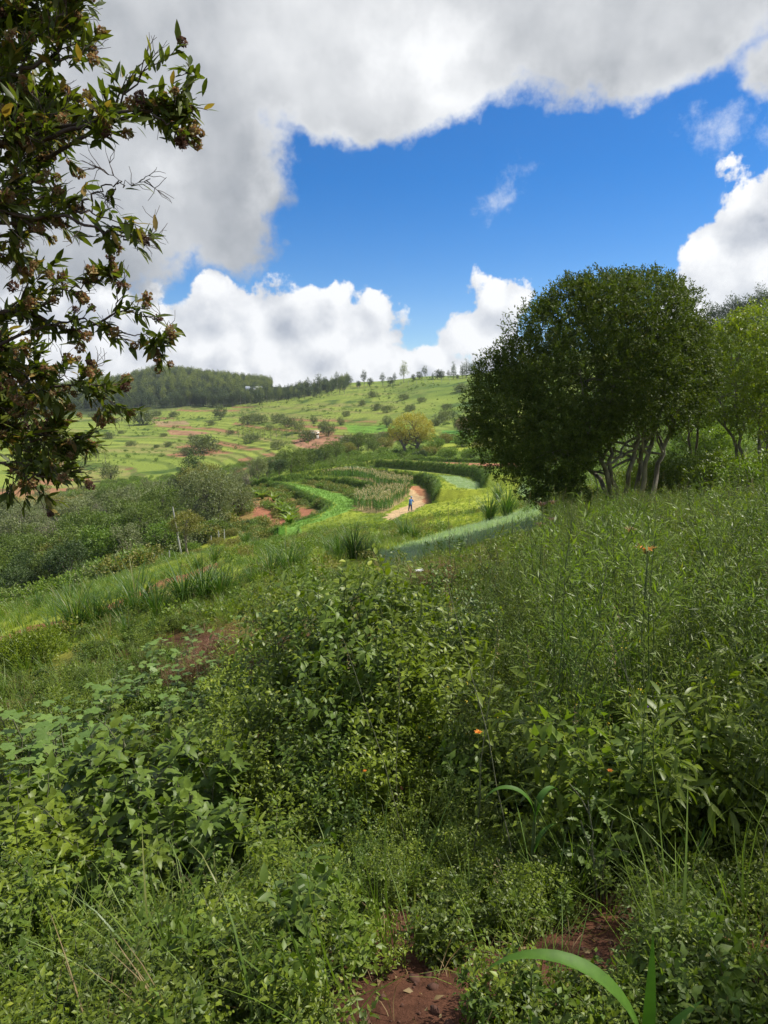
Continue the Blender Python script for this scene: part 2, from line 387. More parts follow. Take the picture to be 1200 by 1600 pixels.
# ------------------------------------------------------------------ ground sheet
def poly_world(px): return np.array([p[:2] for p in GP(px)])
def inpoly(x, y, P):
    ins = np.zeros(x.shape, bool); n = len(P); j = n-1
    for i in range(n):
        xi, yi = P[i]; xj, yj = P[j]
        c = ((yi > y) != (yj > y)) & (x < (xj-xi)*(y-yi)/(yj-yi+1e-12)+xi); ins ^= c; j = i
    return ins
SOIL = (.21, .085, .042); SOILR = (.28, .12, .065); TAN = (.46, .32, .17)
GRASS = (.105, .165, .022); YGRASS = (.27, .31, .035); DGRASS = (.045, .085, .014); LIME = (.14, .26, .045); ONION = (.22, .29, .14); DRY = (.26, .22, .09)
FIELDS = [
 ('beans', [(352,776),(400,764),(425,762),(460,775),(497,791),(510,801),(497,812),(455,829),(425,842),(395,848),(372,842),(350,815)], (.22,.15,.05)),
 ('soil1', [(385,782),(405,785),(428,805),(436,822),(424,824),(400,806)], SOILR),
 ('soil2', [(448,783),(480,795),(497,802),(488,815),(470,818),(462,800)], SOILR),
 ('soil3', [(415,776),(432,778),(430,786),(416,784)], SOILR),
 ('soil4', [(436,812),(450,812),(446,826),(434,826)], SOILR),
 ('bankgrass', [(415,758),(440,762),(480,776),(510,790),(522,797),(515,808),(500,818),(460,832),(420,850),(400,852),(425,842),(455,829),(497,812),(510,801),(497,791),(460,775),(425,762)], (.07,.16,.018)),
 ('lime', [(440,760),(465,763),(500,768),(540,778),(556,786),(558,795),(548,805),(515,818),(480,830),(450,845),(420,858),(410,853),(460,833),(500,819),(517,808),(523,797),(508,788),(478,774)], LIME),
 ('mixed', [(462,757),(500,760),(550,770),(582,777),(560,786),(540,776),(500,766)], (.22,.21,.06)),
 ('maizefield', [(553,800),(556,788),(590,772),(584,762),(560,757),(500,750),(535,745),(580,749),(620,757),(645,764),(630,783),(603,804),(570,806)], (.27,.21,.09)),
 ('path1', [(598,812),(618,799),(640,790),(640,770),(632,762),(655,762),(665,775),(668,787),(645,799),(618,812),(606,818)], TAN),
 ('soil5', [(590,755),(620,758),(655,763),(672,770),(678,780),(676,787),(662,788),(655,772),(632,764),(600,760)], (.33,.15,.075)),
 ('ypath', [(550,850),(575,830),(598,813),(612,818),(590,838),(565,856)], (.24,.32,.03)),
 ('ygrass1', [(605,835),(640,803),(685,788),(690,765),(705,762),(720,775),(757,772),(790,765),(825,772),(836,790),(825,806),(770,822),(700,840),(640,855),(600,860)], YGRASS),
 ('onion1', [(685,753),(717,750),(748,760),(755,768),(745,772),(717,774),(699,764)], ONION),
 ('onion2', [(820,755),(850,768),(872,786),(868,806),(845,822),(800,832),(750,846),(700,862),(640,880),(600,888),(588,866),(640,850),(700,830),(763,812),(808,800),(826,792),(826,782),(810,766)], ONION),
 ('onion3', [(530,741),(580,740),(625,745),(625,750),(580,744),(540,745)], ONION),
 ('grass1', [(540,733),(590,727),(680,733),(750,745),(760,752),(700,745),(620,736)], (.24,.28,.05)),
 ('red1', [(662,724),(720,724),(800,724),(860,726),(860,731),(790,730),(700,731),(662,729)], (.34,.15,.085)),
 ('fardirt', [(455,686),(478,682),(520,682),(545,686),(525,697),(490,699),(462,696)], (.30,.16,.09)),
 ('fardirt2', [(262,672),(300,672),(330,676),(300,680),(265,678)], (.3,.17,.09)),
 ('fardirt3', [(235,657),(290,657),(298,663),(245,664)], (.28,.2,.1)),
 ('farlime', [(540,662),(640,662),(640,672),(545,674)], (.13,.25,.03)),
 ('farlime2', [(690,672),(745,668),(750,690),(700,692)], (.11,.26,.04)),
 ('patha', [(-20,1000),(20,985),(60,975),(95,968),(108,972),(70,985),(30,998),(-20,1010)], SOIL),
 ('pathb', [(150,955),(185,938),(215,925),(222,932),(190,948),(160,965)], SOIL),
 ('pathc', [(205,930),(260,905),(300,893),(340,880),(345,886),(300,902),(262,916),(215,940)], (.26,.12,.06)),
]
FP = [(n, poly_world(p), c) for n, p, c in FIELDS]
FPD = {n: P for n, P, c in FP}
def ground_colour(x, y, z):
    r = np.hypot(x, y); N = len(x)
    n1_ = fbm(x, y, 14, 4); n2_ = fbm(x+31, y+7, 3.0, 4); n3_ = fbm(x-80, y+40, 60, 4)
    def C(c): return np.broadcast_to(np.array(c), (N, 3))
    def lerp(a, b, t): return a+(b-a)*np.clip(t, 0, 1)[:, None]
    c = lerp(C(GRASS), C(YGRASS), (n1_-.35)*3)
    c = lerp(c, C(DGRASS), (n2_-.55)*3)
    # close ground: red-brown soil with thin plant cover
    soil = lerp(C((.075, .033, .020)), C((.125, .055, .032)), (n2_-.3)*2.2)
    c = lerp(soil, c, (r-9)/9+(n2_-.5)*2)
    # opposite slope: contour strips
    lv = (h0(x, y)+20+(fbm(x, y, 60, 3)-.5)*1.6)/.62
    k = np.floor(lv); f = lv-k
    rk = np.modf(np.abs(np.sin(k*12.9898+np.floor((x+(k*37 % 50))/55)*4.1)*43758.5))[0]
    strip = lerp(C((.17, .22, .035)), C((.25, .29, .05)), rk*.9)
    strip = np.where((rk > .72)[:, None], lerp(C((.24, .22, .07)), C((.17, .2, .04)), (n2_-.35)*4), strip)
    strip = np.where(((rk > .86) & (n3_ > .5))[:, None], C((.27, .14, .07)), strip)
    strip = lerp(strip, C((.05, .09, .02)), np.where(f > .8, .34, 0))
    strip = lerp(strip, C(DGRASS), (fbm(x, y, 9, 3)-.58)*4)
    t = np.clip((r-140)/30, 0, 1)*np.clip((470-r)/30, 0, 1)
    c = lerp(c, strip, t*np.clip((70-x)/60, 0.25, 1))
    # pasture high on the far ridge
    hill = lerp(C((.14, .20, .03)), C((.22, .27, .045)), (fbm(x, y, 40, 4)-.35)*3)
    hill = lerp(hill, C((.05, .10, .02)), (fbm(x+9, y, 12, 4)-.52)*5)
    c = lerp(c, hill, np.clip((r-200)/80, 0, 1)*np.clip((x+20)/60, 0, 1))
    wood = C((.045, .06, .02))
    c = lerp(c, wood, np.clip((r-430)/20, 0, 1)*np.clip((-20-x)/40, 0, 1))
    # the valley floor under the trees and the bush slopes
    vt = np.clip((r-38)/8, 0, 1)*np.clip((150-r)/20, 0, 1)*np.clip((-8-(x+r*.30))/6, 0, 1)
    c = lerp(c, lerp(C((.07, .11, .02)), C((.13, .12, .04)), (n2_-.3)*2), vt*.8)
    for nme, P, cc in FP:
        jx = (fbm(x, y, 1.5, 2)-.5)*np.clip(r/60, 0, 1)*1.2
        m = inpoly(x+jx, y+jx, P)
        if m.any():
            kk = (n2_[m]-.5)[:, None]*(.25 if nme in ('lime', 'onion1', 'onion2') else .8)
            c[m] = np.array(cc)*(1+kk)
    mk = np.zeros(N); banks_h(x, y, mk); c = lerp(c, C((.035, .065, .012)), mk*.9)  # terrace risers coloured darker to stand in for their shade
    return np.clip(c, 0.005, 1)
def ring_r():
    r = [0.0, .35]
    while r[-1] < 1500:
        q = r[-1]; r.append(q+max(.03, q*.0125) if q < 40 else q+max(.36, q*.0045) if q < 125 else q+q*.0065 if q < 520 else q*1.03)
    return np.array(r)
RR = ring_r()
AA = np.r_[np.linspace(-180, -48, 60)[:-1], np.linspace(-48, -32, 60)[:-1], np.linspace(-32, 32, 520)[:-1], np.linspace(32, 48, 50)[:-1], np.linspace(48, 180, 60)[:-1]]
def build_ground():
    ar, rr = np.meshgrid(np.radians(AA), RR[1:], indexing='xy')
    x = (rr*np.sin(ar)).ravel(); y = (rr*np.cos(ar)).ravel()
    x = np.r_[0, x]; y = np.r_[0, y]
    z = H(x, y); nA = len(AA); nR = len(RR)-1
    me = bpy.data.meshes.new('ground'); me.vertices.add(len(x)); me.vertices.foreach_set('co', np.c_[x, y, z].ravel())
    i = np.arange(nA); j = (i+1) % nA
    tri = np.c_[np.zeros(nA, int), 1+j, 1+i]
    q = []
    for k in range(nR-1): q.append(np.c_[1+k*nA+i, 1+k*nA+j, 1+(k+1)*nA+j, 1+(k+1)*nA+i])
    q = np.concatenate(q)
    idx = np.r_[tri.ravel(), q.ravel()]; st = np.r_[np.arange(nA)*3, nA*3+np.arange(len(q))*4]
    me.loops.add(len(idx)); me.loops.foreach_set('vertex_index', idx); me.polygons.add(len(st)); me.polygons.foreach_set('loop_start', st)
    me.update(calc_edges=True); me.polygons.foreach_set('use_smooth', np.ones(len(st), bool))
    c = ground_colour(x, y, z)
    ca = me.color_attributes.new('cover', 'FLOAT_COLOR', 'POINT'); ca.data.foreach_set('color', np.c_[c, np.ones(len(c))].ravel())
    m, t = new_mat('ground')
    cc = t.n('ShaderNodeAttribute', attribute_name='cover').outputs['Color']
    co = t.n('ShaderNodeTexCoord').outputs['Object']
    a = t.noise(co, 1.7, 8, .65); b = t.noise(co, 14., 8, .7); d = t.noise(co, .28, 5, .6)
    mul = t.m('ADD', t.m('MULTIPLY', t.ss(b, .3, .7), .55), t.m('ADD', t.m('MULTIPLY', t.ss(a, .3, .7), .45), .5))
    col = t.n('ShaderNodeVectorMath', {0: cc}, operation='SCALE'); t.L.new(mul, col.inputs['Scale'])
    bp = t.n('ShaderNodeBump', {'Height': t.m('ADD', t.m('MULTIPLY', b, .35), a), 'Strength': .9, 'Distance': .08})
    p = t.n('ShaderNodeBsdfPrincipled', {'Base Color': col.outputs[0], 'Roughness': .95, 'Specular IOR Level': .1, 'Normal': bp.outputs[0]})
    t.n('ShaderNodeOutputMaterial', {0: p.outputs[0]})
    me.materials.append(m)
    o = bpy.data.objects.new('ground', me); COL.objects.link(o); o['kind'] = 'structure'
    return o
build_ground()

# ------------------------------------------------------------------ leaf shapes
def t_kite(L=1., W=.45, fold=.06, droop=.08):
    return np.array([(0,0,0),(W/2,.42*L,fold),(0,L,-droop),(-W/2,.42*L,fold)], float), np.array([(0,1,2,3)])
def t_fold(L=1., W=.42, fold=.07, droop=.15):
    return np.array([(0,0,0),(W/2,.42*L,fold),(0,L,-droop),(-W/2,.42*L,fold),(0,.45*L,0)], float), np.array([(0,1,4),(1,2,4),(0,4,3),(4,2,3)])
def t_leaf(L=1., W=.45, fold=.06, droop=.25, st=(0,.12,.3,.55,.8,1.), wd=(.06,.55,.95,.9,.5,.03), ser=0.0):
    V = []
    for i, (s_, w) in enumerate(zip(st, wd)):
        z = -droop*s_*s_*L; w2 = W/2*w*(1+ser*(-1)**i)
        V += [(-w2, s_*L, z+fold*w*L), (0, s_*L, z), (w2, s_*L, z+fold*w*L)]
    F = []
    for i in range(len(st)-1):
        a = i*3; F += [(a, a+1, a+4, a+3), (a+1, a+2, a+5, a+4)]
    return np.array(V), np.array(F)
def t_lobed(L=1., n=5):
    out = []
    m = n*4
    for i in range(m+1):
        a = math.pi*(-.5+ (i/m-.5)*1.75+.5)+math.pi/2*0
        a = -math.radians(150)+math.radians(300)*i/m
        r = .5+.09*math.cos((i/m)*n*2*math.pi-math.pi)
        out.append((r*math.sin(a), .28+r*math.cos(a), -.10*r*r+.03*math.cos(i*2.)))
    V = [(0, .12, .03)]+out
    F = [(0, i+1, i+2) for i in range(m)]
    return np.array(V)*L, np.array(F)
def blade(mb, base, az, L, w, bend, mi=0, seg=5, lean=.15, a=None, fold=False):
    t = np.linspace(0, 1, seg+1); th = lean+bend*t**1.4
    dx = np.cumsum(np.r_[0, np.sin((th[1:]+th[:-1])/2)])*L/seg; dz = np.cumsum(np.r_[0, np.cos((th[1:]+th[:-1])/2)])*L/seg
    d = np.array([math.cos(az), math.sin(az)]); q = np.array([-d[1], d[0]])
    wd = w/2*np.minimum(1, .55+2.2*t)*(1-t**2.2)+.0004
    c = np.c_[base[0]+d[0]*dx, base[1]+d[1]*dx, base[2]+dz]
    l = c+np.c_[q[0]*wd, q[1]*wd, 0*wd]; r = c-np.c_[q[0]*wd, q[1]*wd, 0*wd]
    i = np.arange(seg)
    if fold:
        c = c-np.c_[0*wd, 0*wd, wd*.5]
        V = np.stack([l, c, r], 1).reshape(-1, 3)
        F = np.concatenate([np.c_[i*3, i*3+1, i*3+4, i*3+3], np.c_[i*3+1, i*3+2, i*3+5, i*3+4]])
    else:
        V = np.stack([l, r], 1).reshape(-1, 3); F = np.c_[i*2, i*2+1, i*2+3, i*2+2]
    mb.add(V, F, mi, random.random() if a is None else a)
def unit(v): v = np.asarray(v, float); return v/(np.linalg.norm(v)+1e-9)

# ------------------------------------------------------------------ materials for plants
M_weed = leaf_mat('weed_leaf', (.105, .150, .010), (.225, .290, .020), (.38, .42, .04), .35, .45)
M_weed2 = leaf_mat('weed_leaf_bluish', (.072, .125, .012), (.155, .225, .022), (.15, .24, .04), .3, .5)
M_weed3 = leaf_mat('weed_leaf_lime', (.11, .18, .018), (.20, .28, .032), (.30, .30, .04), .4, .45)
M_small = leaf_mat('small_leaf', (.070, .105, .009), (.165, .215, .016), (.20, .19, .04), .3, .5)
M_grass = leaf_mat('grass_blade', (.11, .18, .020), (.21, .30, .035), (.28, .24, .09), .35, .5)
M_grassy = leaf_mat('yellow_green_grass', (.27, .34, .032), (.41, .45, .055), (.46, .38, .14), .45, .6)
M_tuft = leaf_mat('tuft_grass_blade', (.05, .11, .014), (.10, .19, .022), (.22, .22, .07), .35, .4)
M_napier = leaf_mat('tall_grass_blade', (.095, .165, .016), (.18, .27, .028), (.25, .26, .08), .35, .4)
M_dry = leaf_mat('dry_grass', (.24, .17, .075), (.34, .25, .12), None, .3, .7)
M_red = leaf_mat('reddish_grass', (.26, .13, .08), (.34, .20, .13), None, .3, .7)
M_pale = leaf_mat('pale_broad_leaf', (.11, .19, .035), (.18, .28, .055), (.22, .28, .06), .3, .5)
M_maize = leaf_mat('maize_leaf', (.06, .15, .014), (.10, .21, .02), None, .4, .6)
M_tassel = leaf_mat('maize_tassel', (.50, .42, .22), (.60, .50, .30), None, .2, .8)
M_onion = leaf_mat('onion_leaf', (.32, .44, .25), (.44, .54, .35), None, .4, .5)
M_stem = bark_mat('green_stem', (.07, .11, .03), (.13, .16, .06), 20., .7)
M_stemw = bark_mat('pale_stem', (.20, .20, .12), (.12, .13, .07), 20., .7)
M_bark = bark_mat('grey_bark', (.10, .085, .065), (.25, .22, .18))
M_barkp = bark_mat('pale_bark', (.36, .31, .24), (.19, .155, .12))
M_barkd = bark_mat('dark_bark', (.06, .045, .035), (.12, .095, .075))
M_tree = leaf_mat('dark_tree_leaf', (.050, .080, .009), (.115, .150, .014), (.24, .20, .03), .3, .6, .1, spec=.25)
M_trey = leaf_mat('bright_tree_leaf', (.14, .19, .013), (.26, .31, .022), (.25, .20, .03), .45, .45, .1)
M_val = [leaf_mat('valley_leaf_green', (.10, .15, .022), (.17, .23, .040), (.16, .17, .05), .3, .55, .3),
         leaf_mat('valley_leaf_grey', (.17, .20, .08), (.25, .28, .12), (.19, .18, .11), .25, .6, .3),
         leaf_mat('valley_leaf_lush', (.12, .21, .026), (.21, .30, .04), (.2, .24, .05), .35, .5, .3),
         leaf_mat('valley_leaf_olive', (.19, .19, .035), (.28, .26, .06), (.22, .16, .05), .3, .55, .3),
         leaf_mat('valley_leaf_dark', (.055, .095, .024), (.10, .15, .038), (.09, .11, .04), .25, .55, .3)]
M_yel = leaf_mat('yellow_tree_leaf', (.38, .33, .05), (.52, .44, .09), (.38, .24, .08), .35, .6, .1)
M_euc = leaf_mat('gum_tree_leaf', (.055, .085, .026), (.10, .135, .040), (.12, .14, .05), .25, .6, .5)
M_eucl = leaf_mat('sunny_gum_leaf', (.17, .205, .045), (.27, .30, .075), (.18, .2, .07), .3, .6, .5)  # lighter copy of the gum leaf: sunlight on the hill wood put into colour
M_shrub = leaf_mat('far_shrub_leaf', (.12, .15, .045), (.18, .21, .07), (.14, .13, .07), .25, .6, .5)
M_dod = leaf_mat('overhang_leaf', (.075, .105, .014), (.150, .180, .022), (.34, .22, .06), .4, .5, .0)
M_flow = leaf_mat('papery_flower', (.36, .19, .10), (.36, .34, .13), (.20, .20, .06), .4, .7, .0, tw=(1.1, 1., .8))
M_flow2 = leaf_mat('withered_flower', (.12, .06, .045), (.20, .12, .09), None, .3, .7, .0, tw=(1.1, 1., .8))
M_orange = leaf_mat('orange_petal', (.75, .22, .02), (.85, .33, .03), None, .3, .5, .0, tw=(1.1, 1., .8))
M_yflow = leaf_mat('yellow_petal', (.75, .55, .03), (.85, .65, .06), None, .3, .5, .0, tw=(1.1, 1., .8))
M_white = leaf_mat('white_petal', (.6, .6, .55), (.75, .75, .7), None, .3, .6, .0, tw=(1, 1, 1.))
M_purple = leaf_mat('purple_petal', (.16, .06, .38), (.25, .14, .45), None, .3, .6, .0, tw=(1, 1, 1.))

# ------------------------------------------------------------------ trees
def limb(p0, p1, n=7, wob=.12, sag=0.):
    p0 = np.array(p0, float); p1 = np.array(p1, float); t = np.linspace(0, 1, n)[:, None]
    L = np.linalg.norm(p1-p0); w = np.cumsum(rng.normal(0, 1, (n, 3)), 0); w -= w[0]; w -= t*w[-1]
    return p0+(p1-p0)*t+w*wob*L/n+np.array([0, 0, 1])*sag*L*np.sin(t*math.pi)
def lobes_points(lobes, n, lo=.7, hi=1.03, inner=.15):
    lobes = np.array(lobes, float); c = lobes[:, :3]; r = lobes[:, 3:6]
    area = (r[:, 0]*r[:, 1]*r[:, 2])**(2/3); k = rng.choice(len(lobes), int(n*2.2), p=area/area.sum())
    d = rng.normal(0, 1, (len(k), 3)); d /= np.linalg.norm(d, axis=1)[:, None]
    rad = rng.uniform(lo, hi, len(k)); inn = rng.random(len(k)) < inner; rad[inn] = rng.uniform(.3, lo, inn.sum())
    p = c[k]+d*r[k]*rad[:, None]
    q = np.linalg.norm((p[:, None]-c[None])/r[None], axis=2).min(1)
    keep = (q > lo-.08) | inn; p = p[keep]; d = d[keep]
    return p[:n], d[:n]
def crown_mesh(lobes, nshoot, nleaf, L, W=.4, spread=.6, tmpl=None, up=.35, lo=.7, inner=.15, gaps=.0, gs=1.2, drop=None, jit=.5):
    mb = MB(); p, d = lobes_points(lobes, nshoot, lo=lo, inner=inner)
    if gaps:
        nz = fbm(p[:, 0]*1.+p[:, 2]*.7, p[:, 1]+p[:, 2]*.9, gs, 3); k = nz > gaps; p = p[k]; d = d[k]
    if drop is not None: k = drop(p); p = p[k]; d = d[k]
    N = len(p); ax = d*spread+rng.normal(0, .45, (N, 3))+np.array([0, 0, up]); ax /= np.linalg.norm(ax, axis=1)[:, None]
    P = np.repeat(p, nleaf, 0); A = np.repeat(ax, nleaf, 0); s = rng.random((len(P), 1))
    dirs = A*rng.uniform(.2, 1.1, (len(P), 1))+rng.normal(0, jit, (len(P), 3))
    T = P+A*s*L*2.2+rng.normal(0, L*.35, P.shape)
    M = rot_frames(dirs, rng.uniform(-1, 1, len(P)))*(L*rng.uniform(.7, 1.25, (len(P), 1, 1)))
    a = np.clip(np.repeat(rng.random(N), nleaf)*.45+rng.random(len(P))*.55, 0, 1)
    mb.inst(tmpl or t_kite(1, W), M, T, 0, a)
    return mb
def round_lobes(R_, Hh, n, z0, seed=0, flat=1.0):
    g = np.random.default_rng(seed); out = [(0, 0, z0+Hh*.5, R_*.72, R_*.72, Hh*.42)]
    for i in range(n):
        a = g.uniform(0, 6.28); z = g.uniform(.15, .95); rr = R_*.62*math.sqrt(max(.05, 1-(2*z-1)**2*.8)); s = g.uniform(.28, .45)*R_
        out.append((rr*math.cos(a), rr*math.sin(a), z0+Hh*z*.95, s, s, s*.85*flat))
    return out
def make_tree(name, lobes, leafmat, barkmat, trunk_h, trunk_r, nshoot, nleaf, L, stems=1, limbs=7, seed=1, crownname='crown', **kw):
    root = empty(name, (0, 0, 0))
    g = np.random.default_rng(seed); mb = MB()
    ls = sorted(lobes, key=lambda l: -l[3])
    for s_ in range(stems):
        a = s_*6.28/stems+g.uniform(0, 1); b = np.array([math.cos(a), math.sin(a), 0])*(.0 if stems == 1 else trunk_r*2)
        top = b*(1 if stems == 1 else 4)+np.array([g.normal(0, .1), g.normal(0, .1), trunk_h])
        tr = limb(b-np.array([0, 0, .25]), top, 8, .08); mb.tube(tr, np.linspace(trunk_r*1.25, trunk_r*.75, 8), 8)
        for k in range(limbs):
            lb = ls[int(g.integers(0, len(ls)))]; tgt = np.array(lb[:3])+g.normal(0, .25, 3)*lb[3]
            st = tr[int(g.integers(4, 8))]
            br = limb(st, tgt, 8, .22, .05); mb.tube(br, np.linspace(trunk_r*.5, trunk_r*.1, 8), 5)
            for j in range(2):
                t2 = br[4+j]+g.normal(0, .6, 3)*lb[3]; mb.tube(limb(br[4+j], t2, 5, .2), np.linspace(trunk_r*.2, trunk_r*.05, 5), 4)
    t = kid(root, mb.build('trunk', [barkmat], root))
    c = kid(root, crown_mesh(lobes, nshoot, nleaf, L, **kw).build(crownname, [leafmat], root))
    return root

# ------------------------------------------------------------------ placing and labelling
THINGS = []      # (object, description, category, group)
PROTO = {}; USED = set()
def put(key, loc, rz=None, s=1.0, desc=None, cat=None, group=None, tilt=None):
    o = PROTO[key]
    if key in USED: o = copy_tree(o)
    USED.add(key)
    o.location = tuple(float(v) for v in loc); o.rotation_euler = (tilt or 0, 0, random.uniform(0, 6.28) if rz is None else rz)
    s = (s, s, s) if np.isscalar(s) else s
    o.scale = s
    THINGS.append((o, desc, cat, group)); return o
def thing(o, desc, cat, group=None): THINGS.append((o, desc, cat, group)); return o
def base_at(px, py, sink=.05):
    p = GH(px, py)
    if p is None: p = at(px, py, 300); p[2] = Hp(p[0], p[1])
    p = p.copy(); p[2] -= sink; return p
ORD = 'first second third fourth fifth sixth seventh eighth ninth tenth eleventh twelfth thirteenth fourteenth fifteenth sixteenth seventeenth eighteenth nineteenth twentieth'.split()
TENS = {2: 'twenty', 3: 'thirty', 4: 'forty', 5: 'fifty', 6: 'sixty', 7: 'seventy', 8: 'eighty', 9: 'ninety'}
def ordinal(i):
    if i <= 20: return ORD[i-1]
    t, u = divmod(i, 10)
    return (TENS[t]+'-'+ORD[u-1]) if u else TENS[t][:-1]+'ieth'
def proj(o):
    x, y, z = o.location; z -= EYE; c, s = math.cos(PITCH), math.sin(PITCH)
    f = y*c-z*s; u = y*s+z*c
    return 600+FPX*x/max(f, .01), 800-FPX*u/max(f, .01)
def finish_labels():
    for k, o in PROTO.items():
        if k not in USED:
            for c in KIDS.get(o.name, []): bpy.data.objects.remove(c)
            bpy.data.objects.remove(o)
    by = {}
    for o, d, c, g in THINGS: by.setdefault(d, []).append((o, c, g))
    for d, L in by.items():
        L.sort(key=lambda q: proj(q[0])[0]); n = len(L)
        for i, (o, c, g) in enumerate(L):
            if n == 1: lab = d
            elif i == 0: lab = d+', leftmost of '+str(n)
            elif i == n-1: lab = d+', rightmost of '+str(n)
            else: lab = d+', '+ordinal(i+1)+' from the left'
            tag(o, lab, c, g)

# scatter: countless plants as ONE object of kind stuff, real geometry instanced on points
def scatter(name, protos, P, rot, scl, idx):
    me = bpy.data.meshes.new(name); me.vertices.add(len(P)); me.vertices.foreach_set('co', np.asarray(P, float).ravel())
    for nm, ty, dat in (('rot', 'FLOAT_VECTOR', rot), ('scl', 'FLOAT_VECTOR', scl), ('idx', 'INT', idx)):
        a = me.attributes.new(nm, ty, 'POINT')
        a.data.foreach_set('vector' if ty == 'FLOAT_VECTOR' else 'value', np.asarray(dat, float if ty != 'INT' else np.int32).ravel())
    o = bpy.data.objects.new(name, me); COL.objects.link(o); o['kind'] = 'stuff'
    pc = bpy.data.collections.new(name+' kinds')
    for i, (mb, mats) in enumerate(protos):
        po = mb.build('%03d %s kind' % (i, name), mats, link=False); pc.objects.link(po)
    ng = bpy.data.node_groups.new(name, 'GeometryNodeTree')
    ng.interface.new_socket('Geometry', in_out='INPUT', socket_type='NodeSocketGeometry'); ng.interface.new_socket('Geometry', in_out='OUTPUT', socket_type='NodeSocketGeometry')
    N, L = ng.nodes, ng.links
    gi = N.new('NodeGroupInput'); go = N.new('NodeGroupOutput')
    ci = N.new('GeometryNodeCollectionInfo'); ci.inputs['Collection'].default_value = pc; ci.inputs['Separate Children'].default_value = True; ci.inputs['Reset Children'].default_value = True
    ip = N.new('GeometryNodeInstanceOnPoints'); ip.inputs['Pick Instance'].default_value = True
    def na(nm, ty):
        a = N.new('GeometryNodeInputNamedAttribute'); a.data_type = ty; a.inputs['Name'].default_value = nm; return a.outputs['Attribute']
    L.new(gi.outputs[0], ip.inputs['Points']); L.new(ci.outputs[0], ip.inputs['Instance'])
    L.new(na('idx', 'INT'), ip.inputs['Instance Index']); L.new(na('rot', 'FLOAT_VECTOR'), ip.inputs['Rotation']); L.new(na('scl', 'FLOAT_VECTOR'), ip.inputs['Scale'])
    L.new(ip.outputs[0], go.inputs[0])
    md = o.modifiers.new('plants', 'NODES'); md.node_group = ng
    return o
def scat(name, protos, xy, smin, smax, pick=None, tilt=.12, sink=.02, label=None):
    xy = np.asarray(xy); n = len(xy)
    if n == 0: return None
    z = H(xy[:, 0], xy[:, 1])-sink
    rot = np.c_[rng.normal(0, tilt, n), rng.normal(0, tilt, n), rng.uniform(0, 6.28, n)]
    s = rng.uniform(smin, smax, n) if np.isscalar(smin) else smin
    idx = rng.integers(0, len(protos), n) if pick is None else pick
    o = scatter(name, protos, np.c_[xy, z], rot, np.c_[s, s, s], idx)
    if label: o['label'] = label
    return o
def wedge(n, r0, r1, a0=-34, a1=34):
    r = np.sqrt(rng.uniform(r0*r0, r1*r1, n)); a = np.radians(rng.uniform(a0, a1, n))
    return np.c_[r*np.sin(a), r*np.cos(a)]
def px_of(xy):
    z = h0(xy[:, 0], xy[:, 1])-EYE; c, s = math.cos(PITCH), math.sin(PITCH)
    f = xy[:, 1]*c-z*s; u = xy[:, 1]*s+z*c
    return 600+FPX*xy[:, 0]/f, 800-FPX*u/f
def in_poly_pts(P, dens):
    a = P.min(0); b = P.max(0); n = int(dens*(b[0]-a[0])*(b[1]-a[1])); q = rng.uniform(a, b, (n, 2))
    return q[inpoly(q[:, 0], q[:, 1], P)]

# ================================================================== the big trees on the slope
def px_lobes(L, D, D0, base):
    """crown lobes given as pixel centre, pixel radius and depth offset, in metres round the tree's base"""
    out = []
    for (cx, cy_, r, dd) in L:
        p = at(cx, cy_, D+dd)-base; rr = r/FPX*D; out.append((p[0], p[1], p[2], rr, rr, rr*.92))
    return out
# broad dark tree, crown reaching almost to the ground on its downhill side
DB = 20.0
mb_base = at(965, 790, DB); mb_base[2] = Hp(mb_base[0], mb_base[1])-.1
LB = [(985,650,36,-1.8),(1040,645,36,-.5),(930,672,30,-2.),(1085,590,40,0),(900,560,120,0),(980,520,90,-1),(1020,500,75,.8),(885,528,70,.5),(832,580,68,0),(800,640,75,0),(860,660,95,-1),(910,600,92,-1.3),(1000,575,85,-1.2),(1050,560,65,.5),
      (850,725,62,-.6),(800,700,55,.6),(870,760,40,-1.),(875,705,50,-1.6),(960,480,55,1.2),(1010,468,45,0),(900,485,50,0),(760,650,38,0),(1065,600,50,.4),(950,560,100,2.0),(880,620,110,2.2),(1000,570,90,2.),(780,600,45,.5),
      (1040,480,35,-.4),(770,575,25,0),(745,680,22,.3),(930,455,30,0),(1075,520,30,0),(872,498,24,0)]
for k in range(28):
    a = random.uniform(-.35, 1.75); rr = random.uniform(.92, 1.03)
    LB.append((915+188*rr*math.cos(a), 592-152*rr*math.sin(a), random.uniform(9, 20), random.uniform(-1.2, 1.2)))
lob = px_lobes(LB, DB, DB, mb_base)
bt = empty('broad_tree', mb_base)
tmb = MB()
stems = [((0,0,-.3),(948,735),(925,690),(905,640)),((.15,-.1,-.3),(955,745),(948,690),(955,600)),((.3,.2,-.3),(985,735),(1000,690),(990,610)),((.7,.1,-.3),(1010,720),(1022,675),(1040,600)),((.5,.4,-.3),(1000,725),(1005,680),(1020,640)),((1.0,.2,-.3),(1030,720),(1050,665),(1060,600)),((0,0,-.3),(935,745),(905,725),(860,690))]
